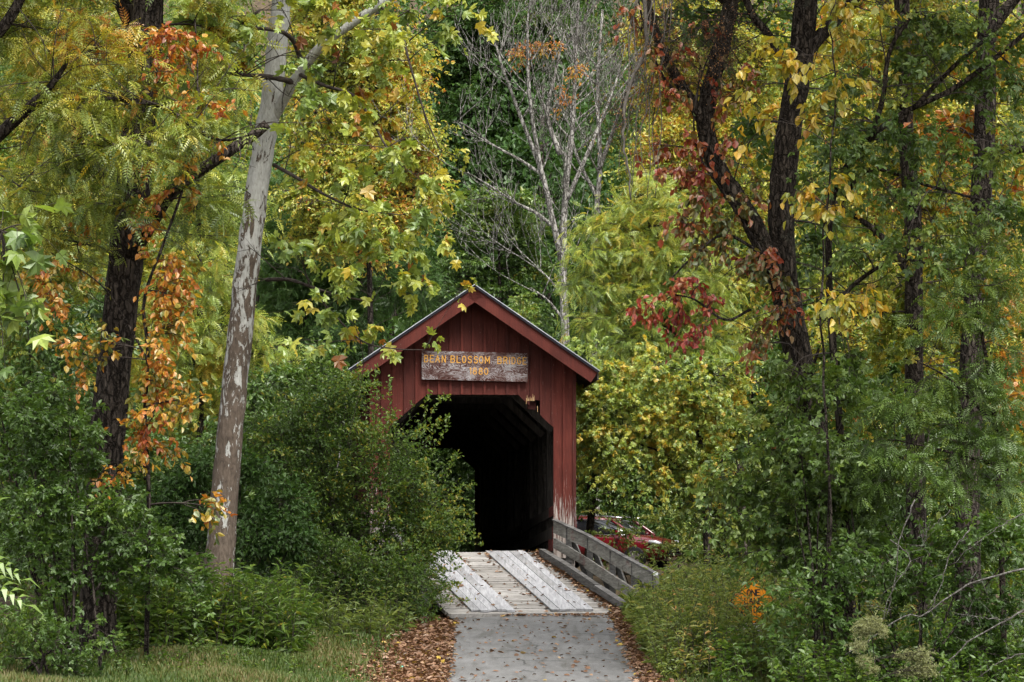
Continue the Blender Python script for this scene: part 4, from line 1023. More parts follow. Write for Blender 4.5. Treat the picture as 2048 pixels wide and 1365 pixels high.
# ---------------- lower right green trees
p = Plant(14)
p.limb([foot(1640, 37), P(1620, 1100, 36.8), P(1600, 950, 36.6), P(1610, 800, 36.5), P(1640, 690, 36.5)], .07, .02, 8, 18)
p.limb([P(1606, 960, 36.6), P(1540, 900, 36.4), P(1470, 900, 36.3), P(1420, 950, 36.3)], .03, .01, 6)
p.limb([P(1604, 860, 36.6), P(1680, 800, 36.3), P(1720, 830, 36.2)], .03, .01, 6)
for px, py, rx, ry_, ti in [(1590, 740, 60, 40, .5), (1640, 780, 60, 50, .45), (1560, 800, 60, 45, .45), (1500, 830, 50, 40, .45), (1600, 860, 70, 50, .38), (1520, 900, 70, 45, .42), (1450, 950, 50, 40, .5), (1500, 980, 60, 45, .4), (1580, 960, 70, 50, .32), (1660, 900, 60, 60, .35), (1440, 1020, 45, 35, .5), (1500, 1060, 60, 35, .45), (1560, 1050, 60, 45, .35), (1640, 1000, 60, 60, .28), (1620, 1090, 70, 40, .35), (1490, 1110, 45, 25, .45), (1700, 720, 50, 50, .45), (1700, 1010, 60, 60, .28), (1560, 1120, 40, 30, .35), (1680, 1090, 50, 40, .3)]:
    c, r_ = CL(px, py, rx, ry_, 36.3, .5); p.cluster(c, r_, 'tri', 'elder', .185, 1.35, ti, (.06, .11, .11), .4, .4, .7, 5, True, up=.4, sag=.7)
p.build("young_box_elder", "young leafy box elder with drooping green leaves over the orange road sign", "tree", 'bark_brown', group="trees beside the road")
p = Plant(15)
p.limb([foot(2010, 35.5), P(2000, 1000, 35.4), P(1985, 800, 35.2), P(1960, 650, 35), P(1930, 520, 35)], .05, .015, 7, 20)
p.limb([P(1990, 850, 35.3), P(1900, 760, 35), P(1830, 720, 34.9)], .03, .01, 6)
p.limb([P(1996, 930, 35.3), P(1880, 900, 35), P(1790, 880, 34.9)], .03, .01, 6)
for px, py, rx, ry_, ti in [(1960, 480, 70, 50, .6), (2010, 570, 60, 60, .55), (1930, 600, 70, 50, .6), (1880, 660, 70, 50, .5), (1990, 680, 70, 50, .5), (1850, 760, 70, 50, .5), (1930, 770, 70, 60, .5), (2010, 800, 60, 60, .45), (1790, 820, 60, 50, .45), (1860, 860, 70, 50, .4), (1950, 880, 70, 60, .4), (1800, 930, 60, 50, .35), (1890, 960, 70, 50, .35), (1990, 960, 70, 60, .35), (1740, 880, 50, 50, .4), (1780, 1000, 60, 40, .3)]:
    c, r_ = CL(px, py, rx, ry_, 35, .5); p.cluster(c, r_, 'frond', 'elder', .30, 1.0, ti, (.06, .1, .10), .4, .25, .5, 4, True, up=.8, sag=.3)
p.build("young_ash_tree", "young ash with feathery green leaves along the right edge", "tree", 'bark_brown', group="trees beside the road")

# ---------------- behind: right bank trees
p = Plant(16)
p.limb([foot(1500, 57), P(1470, 900, 57), P(1360, 700, 57), P(1262, 500, 57), P(1270, 380, 57)], .16, .05, 9, 22)
for px, py, rx, ry_, ti in [(1290, 390, 70, 40, .6), (1230, 450, 80, 50, .62), (1330, 450, 80, 50, .58), (1180, 510, 60, 40, .6), (1270, 530, 90, 50, .6), (1370, 520, 70, 50, .55), (1190, 580, 80, 45, .58), (1300, 610, 90, 45, .6), (1390, 600, 60, 45, .55), (1170, 650, 60, 40, .55), (1250, 680, 90, 45, .58), (1350, 690, 90, 45, .55), (1200, 740, 60, 45, .55), (1290, 770, 90, 50, .55), (1400, 770, 80, 50, .5), (1430, 680, 60, 50, .5), (1440, 560, 60, 60, .55), (1180, 800, 60, 50, .5), (1230, 850, 70, 50, .45), (1330, 850, 80, 50, .45), (1420, 860, 70, 50, .4), (1180, 900, 50, 50, .4)]:
    c, r_ = CL(px, py, rx, ry_, 56.5, .9); p.cluster(c, r_, 'frond', 'sumac_green', .32, 1.8, ti - .04, (.07, .12, .17), .6, .2, .35, 4, True, up=1.0, sag=.12)
p.build("honey_locust_tree", "pale yellow-green feathery tree right of the bridge roof", "tree", 'bark_dark', group="trees behind the bridge")
p = Plant(17)
p.limb([foot(1420, 53), P(1410, 1000, 53), P(1395, 850, 53), P(1370, 720, 53)], .09, .03, 8, 18)
p.limb([P(1408, 980, 53), P(1330, 910, 52.8), P(1250, 880, 52.7)], .04, .015, 6)
for px, py, rx, ry_, ti in [(1270, 800, 80, 40, .55), (1360, 800, 80, 50, .55), (1200, 850, 50, 50, .5), (1280, 870, 80, 50, .55), (1380, 870, 80, 50, .55), (1450, 820, 50, 60, .5), (1230, 920, 60, 45, .42), (1330, 940, 80, 45, .5), (1420, 930, 60, 50, .45), (1180, 790, 40, 50, .5), (1380, 1000, 70, 40, .4), (1480, 750, 60, 60, .5), (1500, 860, 60, 60, .45), (1190, 720, 40, 50, .4), (1230, 770, 60, 40, .5), (1300, 730, 70, 40, .45), (1400, 740, 60, 40, .5), (1320, 830, 60, 40, .6), (1170, 880, 30, 60, .45)]:
    c, r_ = CL(px, py, rx, ry_, 52.7, .7); p.cluster(c, r_, 'palm', 'sumac_green', .125, 1.15, ti + .02, (.08, .17, .2), .5, .3, .7, 7, True, up=.5)
p.build("yellow_maple", "speckled yellow and green maple hanging above the parked red car", "tree", 'bark_dark', group="trees behind the bridge")
p = Plant(18)
p.limb([foot(1175, 64), P(1180, 1060, 64), P(1190, 950, 64), P(1195, 850, 64), P(1190, 700, 64)], .13, .04, 9, 18)
for px, py, rx, ry_, ti in [(1200, 900, 70, 40, .6), (1280, 930, 90, 40, .6), (1190, 960, 60, 30, .55), (1250, 985, 90, 28, .55), (1350, 985, 90, 35, .6), (1190, 1010, 50, 16, .5), (1420, 1010, 70, 35, .6), (1300, 1008, 90, 18, .6), (1200, 820, 60, 50, .55), (1400, 900, 80, 60, .6)]:
    c, r_ = CL(px, py, rx, ry_, 63.5, .8); p.cluster(c, r_, 'ovate', 'mid_green', .13, 1.4, ti, (.06, .12, .16), .5, .15, .25, 9, True, up=1.2, sag=.2)
p.build("beech_sapling", "small beech with flat olive sprays and a dark stem in front of the car", "tree", 'bark_dark', group="trees behind the bridge")

# ---------------- bare grey tree behind the roof
p = Plant(20)
br = np.random.default_rng(5)
def grow(pl, a, d, L, r, lvl, upb=.35):
    n = 6; pts = [np.array(a)]; d = nrm(np.array(d, float))
    for k in range(n):
        d = nrm(d + br.normal(0, .07, 3) + np.array((0, 0, upb * .25))); pts.append(pts[-1] + d * L / n)
    pl.limb(pts, r, r * .38, 6 if lvl > 1 else 4, 8, .03)
    if lvl == 0: return
    for k in range({4: 6, 3: 6, 2: 5, 1: 4}[lvl]):
        t = br.uniform(.2, .97); q = pts[min(int(t * n), n - 1)]
        ang = br.uniform(0, 2 * math.pi); tdir = nrm(pts[min(int(t * n) + 1, n)] - q)
        side = nrm(np.cross(tdir, (math.cos(ang), math.sin(ang), .3)))
        grow(pl, q, tdir * .75 + side * .75, L * br.uniform(.4, .72), max(r * (1 - .6 * t) * .45, .0062), lvl - 1, .75)
BY = 60
stems = [([foot(1130, BY), P(1132, 900, BY), P(1130, 660, BY), P(1126, 540, BY), P(1130, 400, BY), P(1145, 260, BY), P(1152, 100, BY), P(1160, -60, BY)], .14, .025),
         ([P(1124, 520, BY), P(1105, 440, BY), P(1085, 350, BY), P(1055, 270, BY), P(1025, 190, BY), P(1000, 120, BY), P(985, 60, BY)], .085, .016),
         ([P(1085, 360, BY), P(1060, 200, BY - .4), P(1055, 60, BY - .6), P(1060, 0, BY - .6)], .06, .015),
         ([P(1134, 400, BY), P(1165, 330, BY), P(1195, 260, BY), P(1230, 170, BY), P(1250, 90, BY)], .065, .015),
         ([P(1120, 310, BY), P(1095, 230, BY), P(1110, 150, BY), P(1130, 60, BY)], .07, .02),
         ([P(1102, 450, BY), P(1070, 425, BY), P(1030, 405, BY), P(985, 375, BY), P(935, 345, BY)], .05, .012),
         ([P(1084, 350, BY), P(1040, 320, BY), P(985, 290, BY), P(930, 250, BY), P(905, 245, BY)], .045, .01),
         ([P(1128, 600, BY), P(1100, 560, BY), P(1065, 530, BY)], .03, .01), ([P(1128, 640, BY), P(1095, 600, BY), P(1060, 575, BY)], .035, .01)]
for pts, r0, r1 in stems:
    pa = p.limb(pts, r0, r1, 9, 24, .03)
    m_ = len(pa)
    if r0 < .1 or r0 > .2 or True:
        lo = .45 if r0 > .13 else .2
        for k in range(7 if r0 > .05 else 3):
            i_ = int(br.uniform(lo, .98) * (m_ - 1)); td = nrm(pa[min(i_ + 1, m_ - 1)] - pa[i_ - 1])
            ang = br.uniform(0, 2 * math.pi); sd_ = np.array((math.cos(ang), math.sin(ang) * .6, .1))
            grow(p, pa[i_], td * .7 + sd_ * .8, br.uniform(1.3, 2.7), max(.013, (r0 + (r1 - r0) * i_ / m_) * .42), 2)
for px, py in [(1060, 90), (1040, 110), (1160, 140), (1130, 200), (1100, 100)]:
    c, r_ = CL(px, py, 24, 14, BY - .2, .3); p.cluster(c, r_, 'small', 'orange', .10, .7, .6, m=4, tl=.3, mainr=.008)
p.build("bare_grey_tree", "leafless pale grey tree spreading fine twigs behind the bridge roof", "tree", 'bark_grey', 'twig_pale', group="trees behind the bridge", crown='last_leaves', branch='twigs')
p = Plant(21); BY = 71
for pts, r0, r1 in [([foot(1195, BY), P(1188, 800, BY), P(1190, 480, BY), P(1200, 330, BY), P(1195, 180, BY), P(1205, 20, BY)], .12, .035), ([P(1198, 340, BY), P(1230, 250, BY), P(1260, 150, BY)], .08, .02), ([P(1196, 400, BY), P(1150, 300, BY), P(1140, 200, BY)], .06, .02)]:
    pa = p.limb(pts, r0, r1, 8, 22, .03)
    for k in range(7):
        i_ = int(br.uniform(.45, .98) * 21); ang = br.uniform(0, 6.28)
        grow(p, pa[i_], (math.cos(ang) * .9, math.sin(ang) * .6, .6), br.uniform(1.2, 2.4), .03, 2)
p.build("second_bare_tree", "slimmer leafless grey tree just behind and right of the spreading bare one", "tree", 'bark_grey', 'twig_pale', group="trees behind the bridge")

# ---------------- left background trees
def simple_tree(seed, name, label, base, trunk, r0, cl, tm, mt, size, cover, tl=.6, flat=.5, m=8, tv=(.07, .12, .15), twigs=True, up=.8, bm='bark_dark', group="trees behind the bridge", dY=1.2, sag=.2, droop=.2):
    q = Plant(seed); Y = base[1]
    r0 *= .6
    q.limb([foot(base[0], Y)] + [P(a, b2, Y) for a, b2 in trunk], r0, r0 * .25, 9, 22, .03)
    for px, py, rx, ry_, ti in cl:
        c, r_ = CL(px, py, rx, ry_, Y + q.r.uniform(-.8, .6), dY)
        q.cluster(c, r_, tm, mt, size, cover, ti, tv, tl, droop, flat, m, twigs, up=up, sag=sag)
    return q.build(name, label, "tree", bm, group=group)

simple_tree(30, "golden_maple", "rounded yellow tree with orange leaf tips left of the bare grey tree", (745, 64), [(745, 900), (740, 600), (735, 300), (740, 60)], .2,
    [(700, 80, 80, 60, .5), (780, 90, 60, 50, .6), (640, 150, 80, 60, .45), (730, 170, 80, 60, .55), (810, 170, 60, 60, .7), (690, 250, 90, 60, .5), (790, 250, 80, 60, .58), (850, 270, 50, 50, .52), (640, 330, 80, 60, .5), (740, 340, 90, 60, .55), (830, 340, 60, 50, .6), (690, 420, 90, 60, .62), (790, 430, 80, 50, .7), (860, 400, 40, 40, .7), (640, 470, 70, 50, .6), (730, 500, 70, 40, .68), (620, 60, 70, 60, .45), (600, 230, 60, 70, .45), (700, -40, 120, 60, .5), (830, 110, 40, 40, .65), (600, 400, 60, 60, .5)],
    'ovate', 'maple_yellow', .125, 1.7, m=9, up=.4)
simple_tree(31, "yellow_locust", "bright yellow-green leafy tree between the two big left trunks", (400, 57), [(400, 900), (400, 600), (395, 300), (400, 50)], .18,
    [(400, 480, 80, 60, .6), (450, 560, 70, 60, .6), (360, 580, 70, 60, .55), (420, 650, 80, 50, .62), (450, 740, 60, 50, .62), (370, 730, 70, 60, .58), (420, 830, 70, 60, .6), (350, 860, 60, 50, .55), (300, 760, 60, 60, .55), (480, 400, 60, 60, .5), (390, 370, 80, 60, .5), (440, 270, 70, 60, .5), (350, 220, 80, 70, .48), (430, 140, 80, 70, .5), (340, 80, 80, 70, .5), (430, 20, 90, 60, .5), (540, 720, 50, 50, .6), (560, 800, 50, 40, .55), (500, 640, 40, 60, .55), (400, 930, 80, 40, .4)],
    'frond', 'sumac_green', .36, 1.5, m=4, up=.9)
simple_tree(32, "far_left_walnut", "yellow-green tree filling the upper left behind the furrowed trunk", (110, 55), [(110, 900), (105, 500), (110, 100)], .22,
    [(60, 80, 110, 80, .5), (180, 80, 110, 80, .52), (40, 230, 110, 80, .45), (170, 230, 110, 80, .5), (60, 380, 110, 80, .4), (180, 380, 110, 80, .45), (60, 520, 110, 70, .35), (180, 520, 100, 70, .4), (80, 650, 110, 70, .35), (180, 650, 90, 70, .4), (60, 780, 100, 70, .3), (170, 790, 100, 70, .35), (280, 640, 60, 80, .45), (100, -80, 200, 90, .45)],
    'frond', 'walnut', .36, 1.4, m=4, up=.9)
simple_tree(33, "dark_hemlock", "dark green tree hanging behind the patched sycamore trunk", (620, 70), [(620, 900), (610, 600), (620, 380)], .2,
    [(600, 380, 80, 60, .5), (680, 400, 80, 60, .5), (560, 460, 60, 60, .5), (640, 480, 90, 60, .45), (580, 560, 80, 60, .45), (680, 570, 90, 60, .4), (770, 560, 70, 60, .4), (600, 650, 90, 60, .4), (700, 660, 80, 50, .35), (640, 740, 80, 60, .3), (570, 730, 60, 60, .35), (820, 480, 60, 60, .45), (840, 580, 60, 50, .5), (740, 740, 60, 60, .3)],
    'frond', 'dark_green', .36, 2.0, m=4, up=.9, tv=(.1, .12, .12))
simple_tree(34, "layered_beech", "fresh green layered tree just above the bridge gable", (1000, 72), [(1000, 900), (1000, 600), (995, 420)], .16,
    [(960, 400, 60, 26, .6), (1030, 410, 60, 26, .6), (930, 440, 60, 22, .55), (1000, 450, 70, 24, .6), (1060, 460, 50, 24, .6), (950, 490, 70, 22, .5), (1030, 500, 60, 24, .55), (920, 530, 60, 22, .45), (1000, 540, 80, 24, .5), (1070, 540, 40, 26, .55), (960, 580, 70, 24, .45), (1050, 590, 50, 26, .5), (910, 600, 60, 30, .5), (1060, 640, 60, 30, .55), (890, 560, 40, 30, .5), (1000, 640, 80, 30, .4)],
    'ovate', 'mid_green', .15, 2.0, m=9, flat=.15, up=1.3, sag=.15, droop=.1, tv=(.1, .1, .12))
simple_tree(35, "tall_dark_oak", "tall dark green tree rising behind the bare grey branches", (960, 84), [(960, 700), (950, 400), (955, 100)], .3,
    [(900, 60, 80, 60, .5), (980, 40, 80, 60, .5), (880, 150, 70, 60, .45), (960, 140, 90, 60, .5), (1050, 120, 80, 70, .45), (930, 230, 80, 60, .4), (1020, 220, 90, 60, .4), (1100, 220, 80, 70, .4), (950, 320, 80, 50, .3), (1040, 320, 90, 50, .25), (1120, 330, 80, 60, .3), (900, 300, 50, 60, .35), (970, 400, 90, 50, .2), (1080, 430, 90, 60, .2), (960, -60, 160, 60, .5), (1120, 40, 90, 80, .5), (890, 400, 60, 60, .3), (920, 480, 80, 60, .2), (1050, 530, 90, 60, .2)],
    'ovate', 'dark_green', .19, 2.0, m=8, up=.8, dY=1.8, tv=(.12, .14, .12))
simple_tree(36, "right_back_maple", "yellow and lime tree seen behind the crook of the forked tree", (1420, 70), [(1420, 900), (1410, 500), (1400, 100)], .2,
    [(1320, 60, 90, 70, .6), (1420, 60, 90, 70, .55), (1340, 180, 80, 70, .62), (1440, 180, 90, 70, .6), (1330, 290, 80, 60, .6), (1440, 300, 90, 60, .6), (1350, 390, 80, 50, .5), (1470, 420, 90, 60, .5), (1540, 120, 90, 80, .55), (1560, 260, 90, 80, .55), (1560, 400, 90, 80, .5), (1500, 540, 90, 70, .5), (1480, 660, 90, 70, .5), (1430, -50, 200, 60, .5), (1280, 350, 50, 60, .5)],
    'ovate', 'maple_yellow', .145, 1.4, m=8, up=.4)
simple_tree(37, "right_back_oak", "green and gold tree behind the slim dark trunk at right", (1760, 62), [(1760, 900), (1750, 500), (1760, 100)], .2,
    [(1660, 80, 90, 80, .5), (1780, 80, 100, 80, .5), (1900, 80, 100, 80, .5), (2010, 80, 80, 80, .5), (1660, 220, 100, 80, .5), (1780, 230, 100, 80, .45), (1900, 240, 100, 80, .5), (2010, 250, 80, 80, .5), (1660, 370, 90, 80, .45), (1780, 380, 100, 80, .45), (1900, 400, 100, 80, .5), (2010, 420, 80, 80, .5), (1650, 520, 90, 80, .45), (1770, 540, 100, 80, .4), (1890, 560, 100, 80, .45), (2010, 580, 80, 80, .5), (1660, 680, 90, 70, .4), (1770, 700, 100, 70, .4), (1890, 720, 100, 70, .45), (2010, 740, 80, 70, .45), (1700, 830, 100, 60, .4), (1850, 860, 110, 60, .4), (2000, 880, 90, 60, .4), (1780, 980, 120, 60, .35), (1950, 1000, 110, 60, .35), (1820, -70, 300, 80, .5)],
    'ovate', 'maple_yellow', .145, 1.2, m=8, up=.4, tv=(.1, .14, .15))

# far hillside wood: reads as one mass
hr = np.random.default_rng(77)
hl = Leaves(); hw = MB()
hill = tag(empty("hillside_woodland", (0, 96, 9)), "mixed autumn wood covering the far hillside", kind='stuff')
for k in range(120):
    px = hr.uniform(-250, 2300); Y = hr.uniform(76, 112); x = (px - CX) * Y / F; g0 = gz(x, Y); Ht = hr.uniform(11, 18); rw = hr.uniform(2.2, 3.6)
    hw.tube([(x, Y, g0 - .3), (x + hr.normal(0, .3), Y, g0 + Ht * .5), (x + hr.normal(0, .5), Y, g0 + Ht * .9)], [.2, .14, .04], 6)
    dark = 500 < px < 1230
    ti0 = hr.uniform(.1, .42) if dark else hr.choice([.35, .5, .66, .75, .82])
    n = 3600; d = nrm(hr.normal(0, 1, (n // 12, 3))); cc = np.array((x, Y, g0 + Ht * .58)) + d * np.array((rw, rw, Ht * .45)) * hr.random((n // 12, 1)) ** .4
    pos = np.repeat(cc, 12, 0) + hr.normal(0, 1, (n // 12 * 12, 3)) * np.array((.42, .42, .22)); n = len(pos)
    hl.add(('ovate', 'hill'), pos, nrm(hr.normal(0, 1, (n, 3)) + (0, 0, -.4)), nrm(hr.normal(0, .6, (n, 3)) + (0, 0, .7)), hr.uniform(.16, .30, n), ti0 + np.repeat(hr.normal(0, .05, n // 12), 12) + hr.normal(0, .05, n))
for k in range(520):           # understorey shrubs on the slope
    Y = hr.uniform(62, 92); px = hr.uniform(-300, 2350); x = (px - CX) * Y / F
    if abs(x - 2.5) < 3.2 and Y < 74 or (-4.6 < x < 1.4 and Y < 80): continue
    n = 420; rr = hr.uniform(.9, 1.7)
    pos = np.array((x, Y, gz(x, Y) + rr * .7)) + nrm(hr.normal(0, 1, (n, 3))) * rr * hr.random((n, 1)) ** .4
    hl.add(('ovate', 'hill'), pos, nrm(hr.normal(0, 1, (n, 3)) + (0, 0, -.4)), nrm(hr.normal(0, .6, (n, 3)) + (0, 0, .7)), hr.uniform(.14, .26, n), hr.choice([.25, .4, .5, .62]) + hr.normal(0, .06, n))
ks = hl.build(hill) + [hw.build("trunks", M['bark_dark'], hill, flat=False)]
for k in ks: k.location = -Vector(hill.location)

# ---------------- shrubs
def shrub(seed, name, label, px0, Y, cl, tm, mt, size, cover, tl=.4, m=8, flat=.7, up=.6, tv=(.05, .09, .11), dY=.5, cat="shrub", group=None, sag=.3, droop=.15, twigs=True, nst=5, bm='bark_dark'):
    q = Plant(seed); f0 = foot(px0, Y)
    for k in range(nst):
        e = cl[k % len(cl)]; tip = P(e[0], e[1] + e[3] * .2, Y)
        b2 = f0 + np.array((q.r.normal(0, .22), q.r.normal(0, .2), 0))
        q.limb([b2, b2 * .6 + tip * .4 + np.array((0, 0, .25)), tip], .03, .008, 6, 9, wob=.01)
    for px, py, rx, ry_, ti in cl:
        c, r_ = CL(px, py, rx, ry_, Y + q.r.uniform(-.3, .3), dY)
        q.cluster(c, r_, tm, mt, size, cover, ti, tv, tl, droop, flat, m, twigs, up=up, sag=sag, lift=.2)
    return q.build(name, label, cat, bm, group=group, crown='foliage', trunk='stems')
BUSH = [(560, 860, 60, 60, .45), (620, 820, 60, 60, .5), (690, 830, 50, 70, .55), (720, 900, 60, 60, .55), (640, 900, 70, 60, .45), (570, 960, 70, 60, .4), (650, 990, 80, 60, .42), (740, 980, 70, 60, .5), (820, 960, 60, 50, .55), (860, 1010, 50, 50, .58), (790, 1050, 70, 50, .5), (700, 1070, 80, 60, .42), (610, 1060, 80, 60, .36), (880, 1070, 36, 40, .6), (850, 1110, 40, 40, .5), (780, 1130, 60, 45, .42), (690, 1150, 80, 50, .35), (600, 1140, 70, 50, .3), (830, 1180, 40, 30, .4), (760, 1190, 60, 35, .36), (540, 1080, 60, 60, .3), (800, 890, 46, 36, .55), (530, 900, 50, 60, .4), (680, 770, 40, 30, .55), (858, 1120, 30, 34, .6), (838, 1165, 34, 30, .55), (850, 1190, 26, 26, .5), (820, 1215, 44, 26, .45), (780, 1225, 50, 26, .4), (720, 1215, 60, 34, .4), (880, 1085, 22, 24, .65)]
shrub(40, "honeysuckle_bush", "big dark green bush hiding the left half of the bridge entrance", 700, 45.6, BUSH, 'small', 'bush', .085, .95, .6, 10, .8, .5, dY=.8, nst=9, sag=.05, droop=.0, tv=(.08, .13, .13))
shrub(53, "bush_skirt", "feathery low bush spilling from the big bush to the road edge", 740, 43.8, [(560, 1130, 60, 45, .45), (640, 1120, 60, 45, .5), (720, 1130, 60, 45, .5), (800, 1140, 50, 45, .55), (830, 1170, 36, 35, .55), (600, 1190, 60, 36, .38), (690, 1200, 60, 36, .4), (780, 1210, 60, 36, .42), (825, 1225, 40, 26, .42), (500, 1170, 50, 40, .38)], 'small', 'bush', .085, 1.0, .5, 10, .8, .5, nst=9, sag=.05, droop=0)
# long shoots standing out of the bush
q = Plant(41)
for pts in ([(745, 960), (750, 850), (752, 790), (756, 738)], [(770, 960), (778, 880), (781, 810), (778, 760)], [(800, 960), (830, 880), (850, 820), (860, 790)], [(840, 960), (865, 900), (890, 860), (893, 835)], [(855, 990), (890, 950), (905, 925), (918, 908)], [(870, 1030), (905, 985), (930, 975), (948, 968)], [(880, 1050), (915, 1045), (940, 1050)], [(800, 920), (850, 850), (880, 800), (900, 795)], [(690, 860), (694, 790), (690, 735)], [(830, 920), (868, 860), (880, 840)]):
    pa = q.limb([P(a, b2, 46.3) for a, b2 in pts], .008, .002, 5, 14, wob=.006)
    for a in pa[4:]:
        n = 5; q.lv.add(('ovate', 'bush'), np.repeat(a[None], n, 0) + q.r.normal(0, .03, (n, 3)), q.r.normal(0, 1, (n, 3)) + (0, 0, .3), q.r.normal(0, .6, (n, 3)) + (0, -.3, .6), q.r.uniform(.06, .10, n), q.r.normal(.75, .14, n))
for k in range(120):
    e = BUSH[q.r.integers(0, len(BUSH))]; c0 = P(e[0] + q.r.uniform(-.8, .8) * e[2], e[1] + q.r.uniform(-.8, .6) * e[3], 45.3)
    d = nrm(np.array((q.r.normal(.25, .8), q.r.normal(-.5, .5), q.r.uniform(.2, 1.2)))); L_ = q.r.uniform(.35, .95)
    pa = q.limb([c0, c0 + d * L_ * .5, c0 + d * L_ + (d[0] * .1, 0, -.18 * L_)], .005, .0015, 4, 8)
    for a in pa[1:]:
        n = 6; q.lv.add(('ovate', 'bush'), np.repeat(a[None], n, 0) + q.r.normal(0, .035, (n, 3)), q.r.normal(0, 1, (n, 3)) + (0, 0, .3), q.r.normal(0, .6, (n, 3)) + (0, -.3, .7), q.r.uniform(.05, .095, n), q.r.normal(.78, .14, n))
q.build("bush_shoots", "long thin leafy shoots rising in front of the dark entrance", "shrub", 'bark_dark', crown='leaves', trunk='stems')
shrub(42, "green_viburnum", "dark leafy shrub right of the sycamore trunk below the roof corner", 560, 49, [(520, 780, 50, 50, .4), (580, 770, 60, 50, .45), (640, 780, 50, 40, .45), (540, 850, 60, 50, .4), (610, 840, 60, 50, .45), (520, 920, 60, 50, .35), (580, 940, 60, 60, .3), (530, 1010, 60, 60, .25), (660, 720, 40, 40, .4)], 'ovate', 'mid_green', .13, 1.6, .45)
shrub(43, "left_spicebush", "broad dark green shrub at the foot of the furrowed left trunk", 150, 36.2, [(60, 830, 80, 60, .4), (140, 850, 80, 60, .4), (60, 920, 90, 60, .35), (150, 940, 80, 60, .35), (230, 1010, 70, 45, .45), (60, 1010, 80, 60, .3), (150, 1040, 90, 60, .32), (270, 1060, 80, 45, .42), (350, 1100, 70, 50, .42), (60, 1110, 80, 60, .28), (170, 1130, 90, 60, .28), (290, 1150, 80, 50, .3), (390, 1150, 50, 50, .38), (30, 780, 60, 50, .4), (120, 780, 60, 40, .42)], 'tri', 'bush', .17, 1.15, .4, 5, nst=8)
shrub(44, "low_bramble", "low green bramble in the bottom left corner", 60, 35.2, [(40, 1240, 60, 40, .55), (120, 1270, 60, 40, .4), (30, 1310, 60, 40, .5), (130, 1330, 50, 30, .4), (200, 1260, 40, 30, .5)], 'tri', 'bush', .13, 1.1, .35, 5)
shrub(45, "shade_shrub", "dark shrub behind the foot of the sycamore trunk", 500, 43, [(480, 950, 60, 60, .4), (560, 1000, 60, 60, .4), (500, 1040, 60, 50, .35), (580, 1080, 60, 50, .3), (520, 1110, 60, 50, .3), (380, 960, 60, 50, .45), (340, 1000, 60, 60, .4), (380, 1050, 60, 50, .35)], 'ovate', 'dark_green', .11, 1.7, .4)
shrub(46, "right_undergrowth_shrub", "dark green tangled shrub along the bottom right", 1800, 34.6, [(1680, 1160, 60, 50, .3), (1760, 1120, 70, 50, .3), (1850, 1100, 80, 50, .3), (1950, 1080, 80, 60, .3), (2020, 1100, 60, 60, .32), (1650, 1230, 50, 50, .35), (1740, 1210, 70, 50, .25), (1840, 1200, 80, 60, .22), (1950, 1190, 80, 60, .25), (2030, 1210, 50, 60, .25), (1680, 1310, 60, 50, .3), (1780, 1310, 80, 50, .25), (1890, 1300, 80, 50, .25), (1990, 1310, 80, 50, .25), (1580, 1290, 50, 60, .4), (1620, 1180, 40, 50, .35)], 'tri', 'bush', .17, .95, .45, 5, nst=9)
shrub(51, "trunk_ivy_mass", "rampant green vine heaped around the foot of the forked trunk", 1660, 35.5, [(1600, 850, 60, 60, .4), (1660, 900, 60, 60, .35), (1640, 980, 70, 60, .3), (1700, 960, 60, 60, .3), (1590, 1010, 60, 50, .4), (1660, 1070, 70, 60, .28), (1740, 1060, 60, 60, .25), (1610, 1140, 60, 50, .32), (1700, 1150, 70, 60, .25), (1780, 960, 60, 60, .3), (1600, 1230, 40, 50, .35), (1660, 760, 50, 50, .42), (1720, 800, 60, 60, .4)], 'tri', 'elder', .19, 1.1, .45, 5, nst=8, cat="vine")
shrub(52, "car_screen_sprays", "thin olive bushes half screening the red car", 1290, 61, [(1330, 1050, 60, 26, .5), (1230, 1085, 60, 14, .45), (1290, 1095, 60, 16, .5), (1380, 1060, 60, 34, .5), (1210, 1030, 40, 12, .55), (1290, 1030, 50, 16, .55), (1350, 1100, 50, 20, .5), (1190, 1060, 26, 26, .4), (1270, 1060, 40, 20, .45), (1370, 1090, 40, 20, .5), (1260, 1110, 120, 14, .4), (1400, 1100, 60, 20, .4)], 'ovate', 'weed', .11, .38, .4, 8, flat=.3)
q = Plant(47)
for pts, r0 in [([(2110, 1120), (2000, 1150), (1920, 1180), (1850, 1230), (1800, 1235), (1730, 1290), (1690, 1310)], .022), ([(2110, 1190), (2030, 1230), (1960, 1270), (1900, 1320), (1840, 1390)], .022), ([(1940, 1060), (1900, 1110), (1880, 1180), (1850, 1235)], .014), ([(1780, 1080), (1820, 1120), (1790, 1170), (1770, 1240)], .012), ([(2090, 1300), (2010, 1320), (1930, 1370)], .016), ([(2000, 1240), (1960, 1235), (1930, 1230)], .01), ([(1830, 1000), (1800, 1080), (1790, 1160), (1760, 1250)], .014), ([(1900, 1020), (1860, 1060), (1840, 1100)], .008), ([(2080, 1010), (1990, 1060), (1900, 1130)], .012)]:
    pa = q.limb([P(a, b2, 33.6) for a, b2 in pts], r0 * .8, r0 * .3, 6, 18, .05, wob=.012)
    for k in range(10):
        a = pa[q.r.integers(3, 17)]; d = nrm(q.r.normal(0, 1, 3) * (1, .5, 1)) * q.r.uniform(.08, .3); q.limb([a, a + d * .5 + q.r.normal(0, .01, 3), a + d], .004, .0015, 4, 5)
q.build("dead_branches", "bare lichen-grey fallen branches criss-crossing the bottom right corner", "branch", 'dead')
q = Plant(48)
q.limb([foot(1760, 33.2), P(1750, 1330, 33.2), P(1740, 1240, 33.2)], .012, .005, 5)
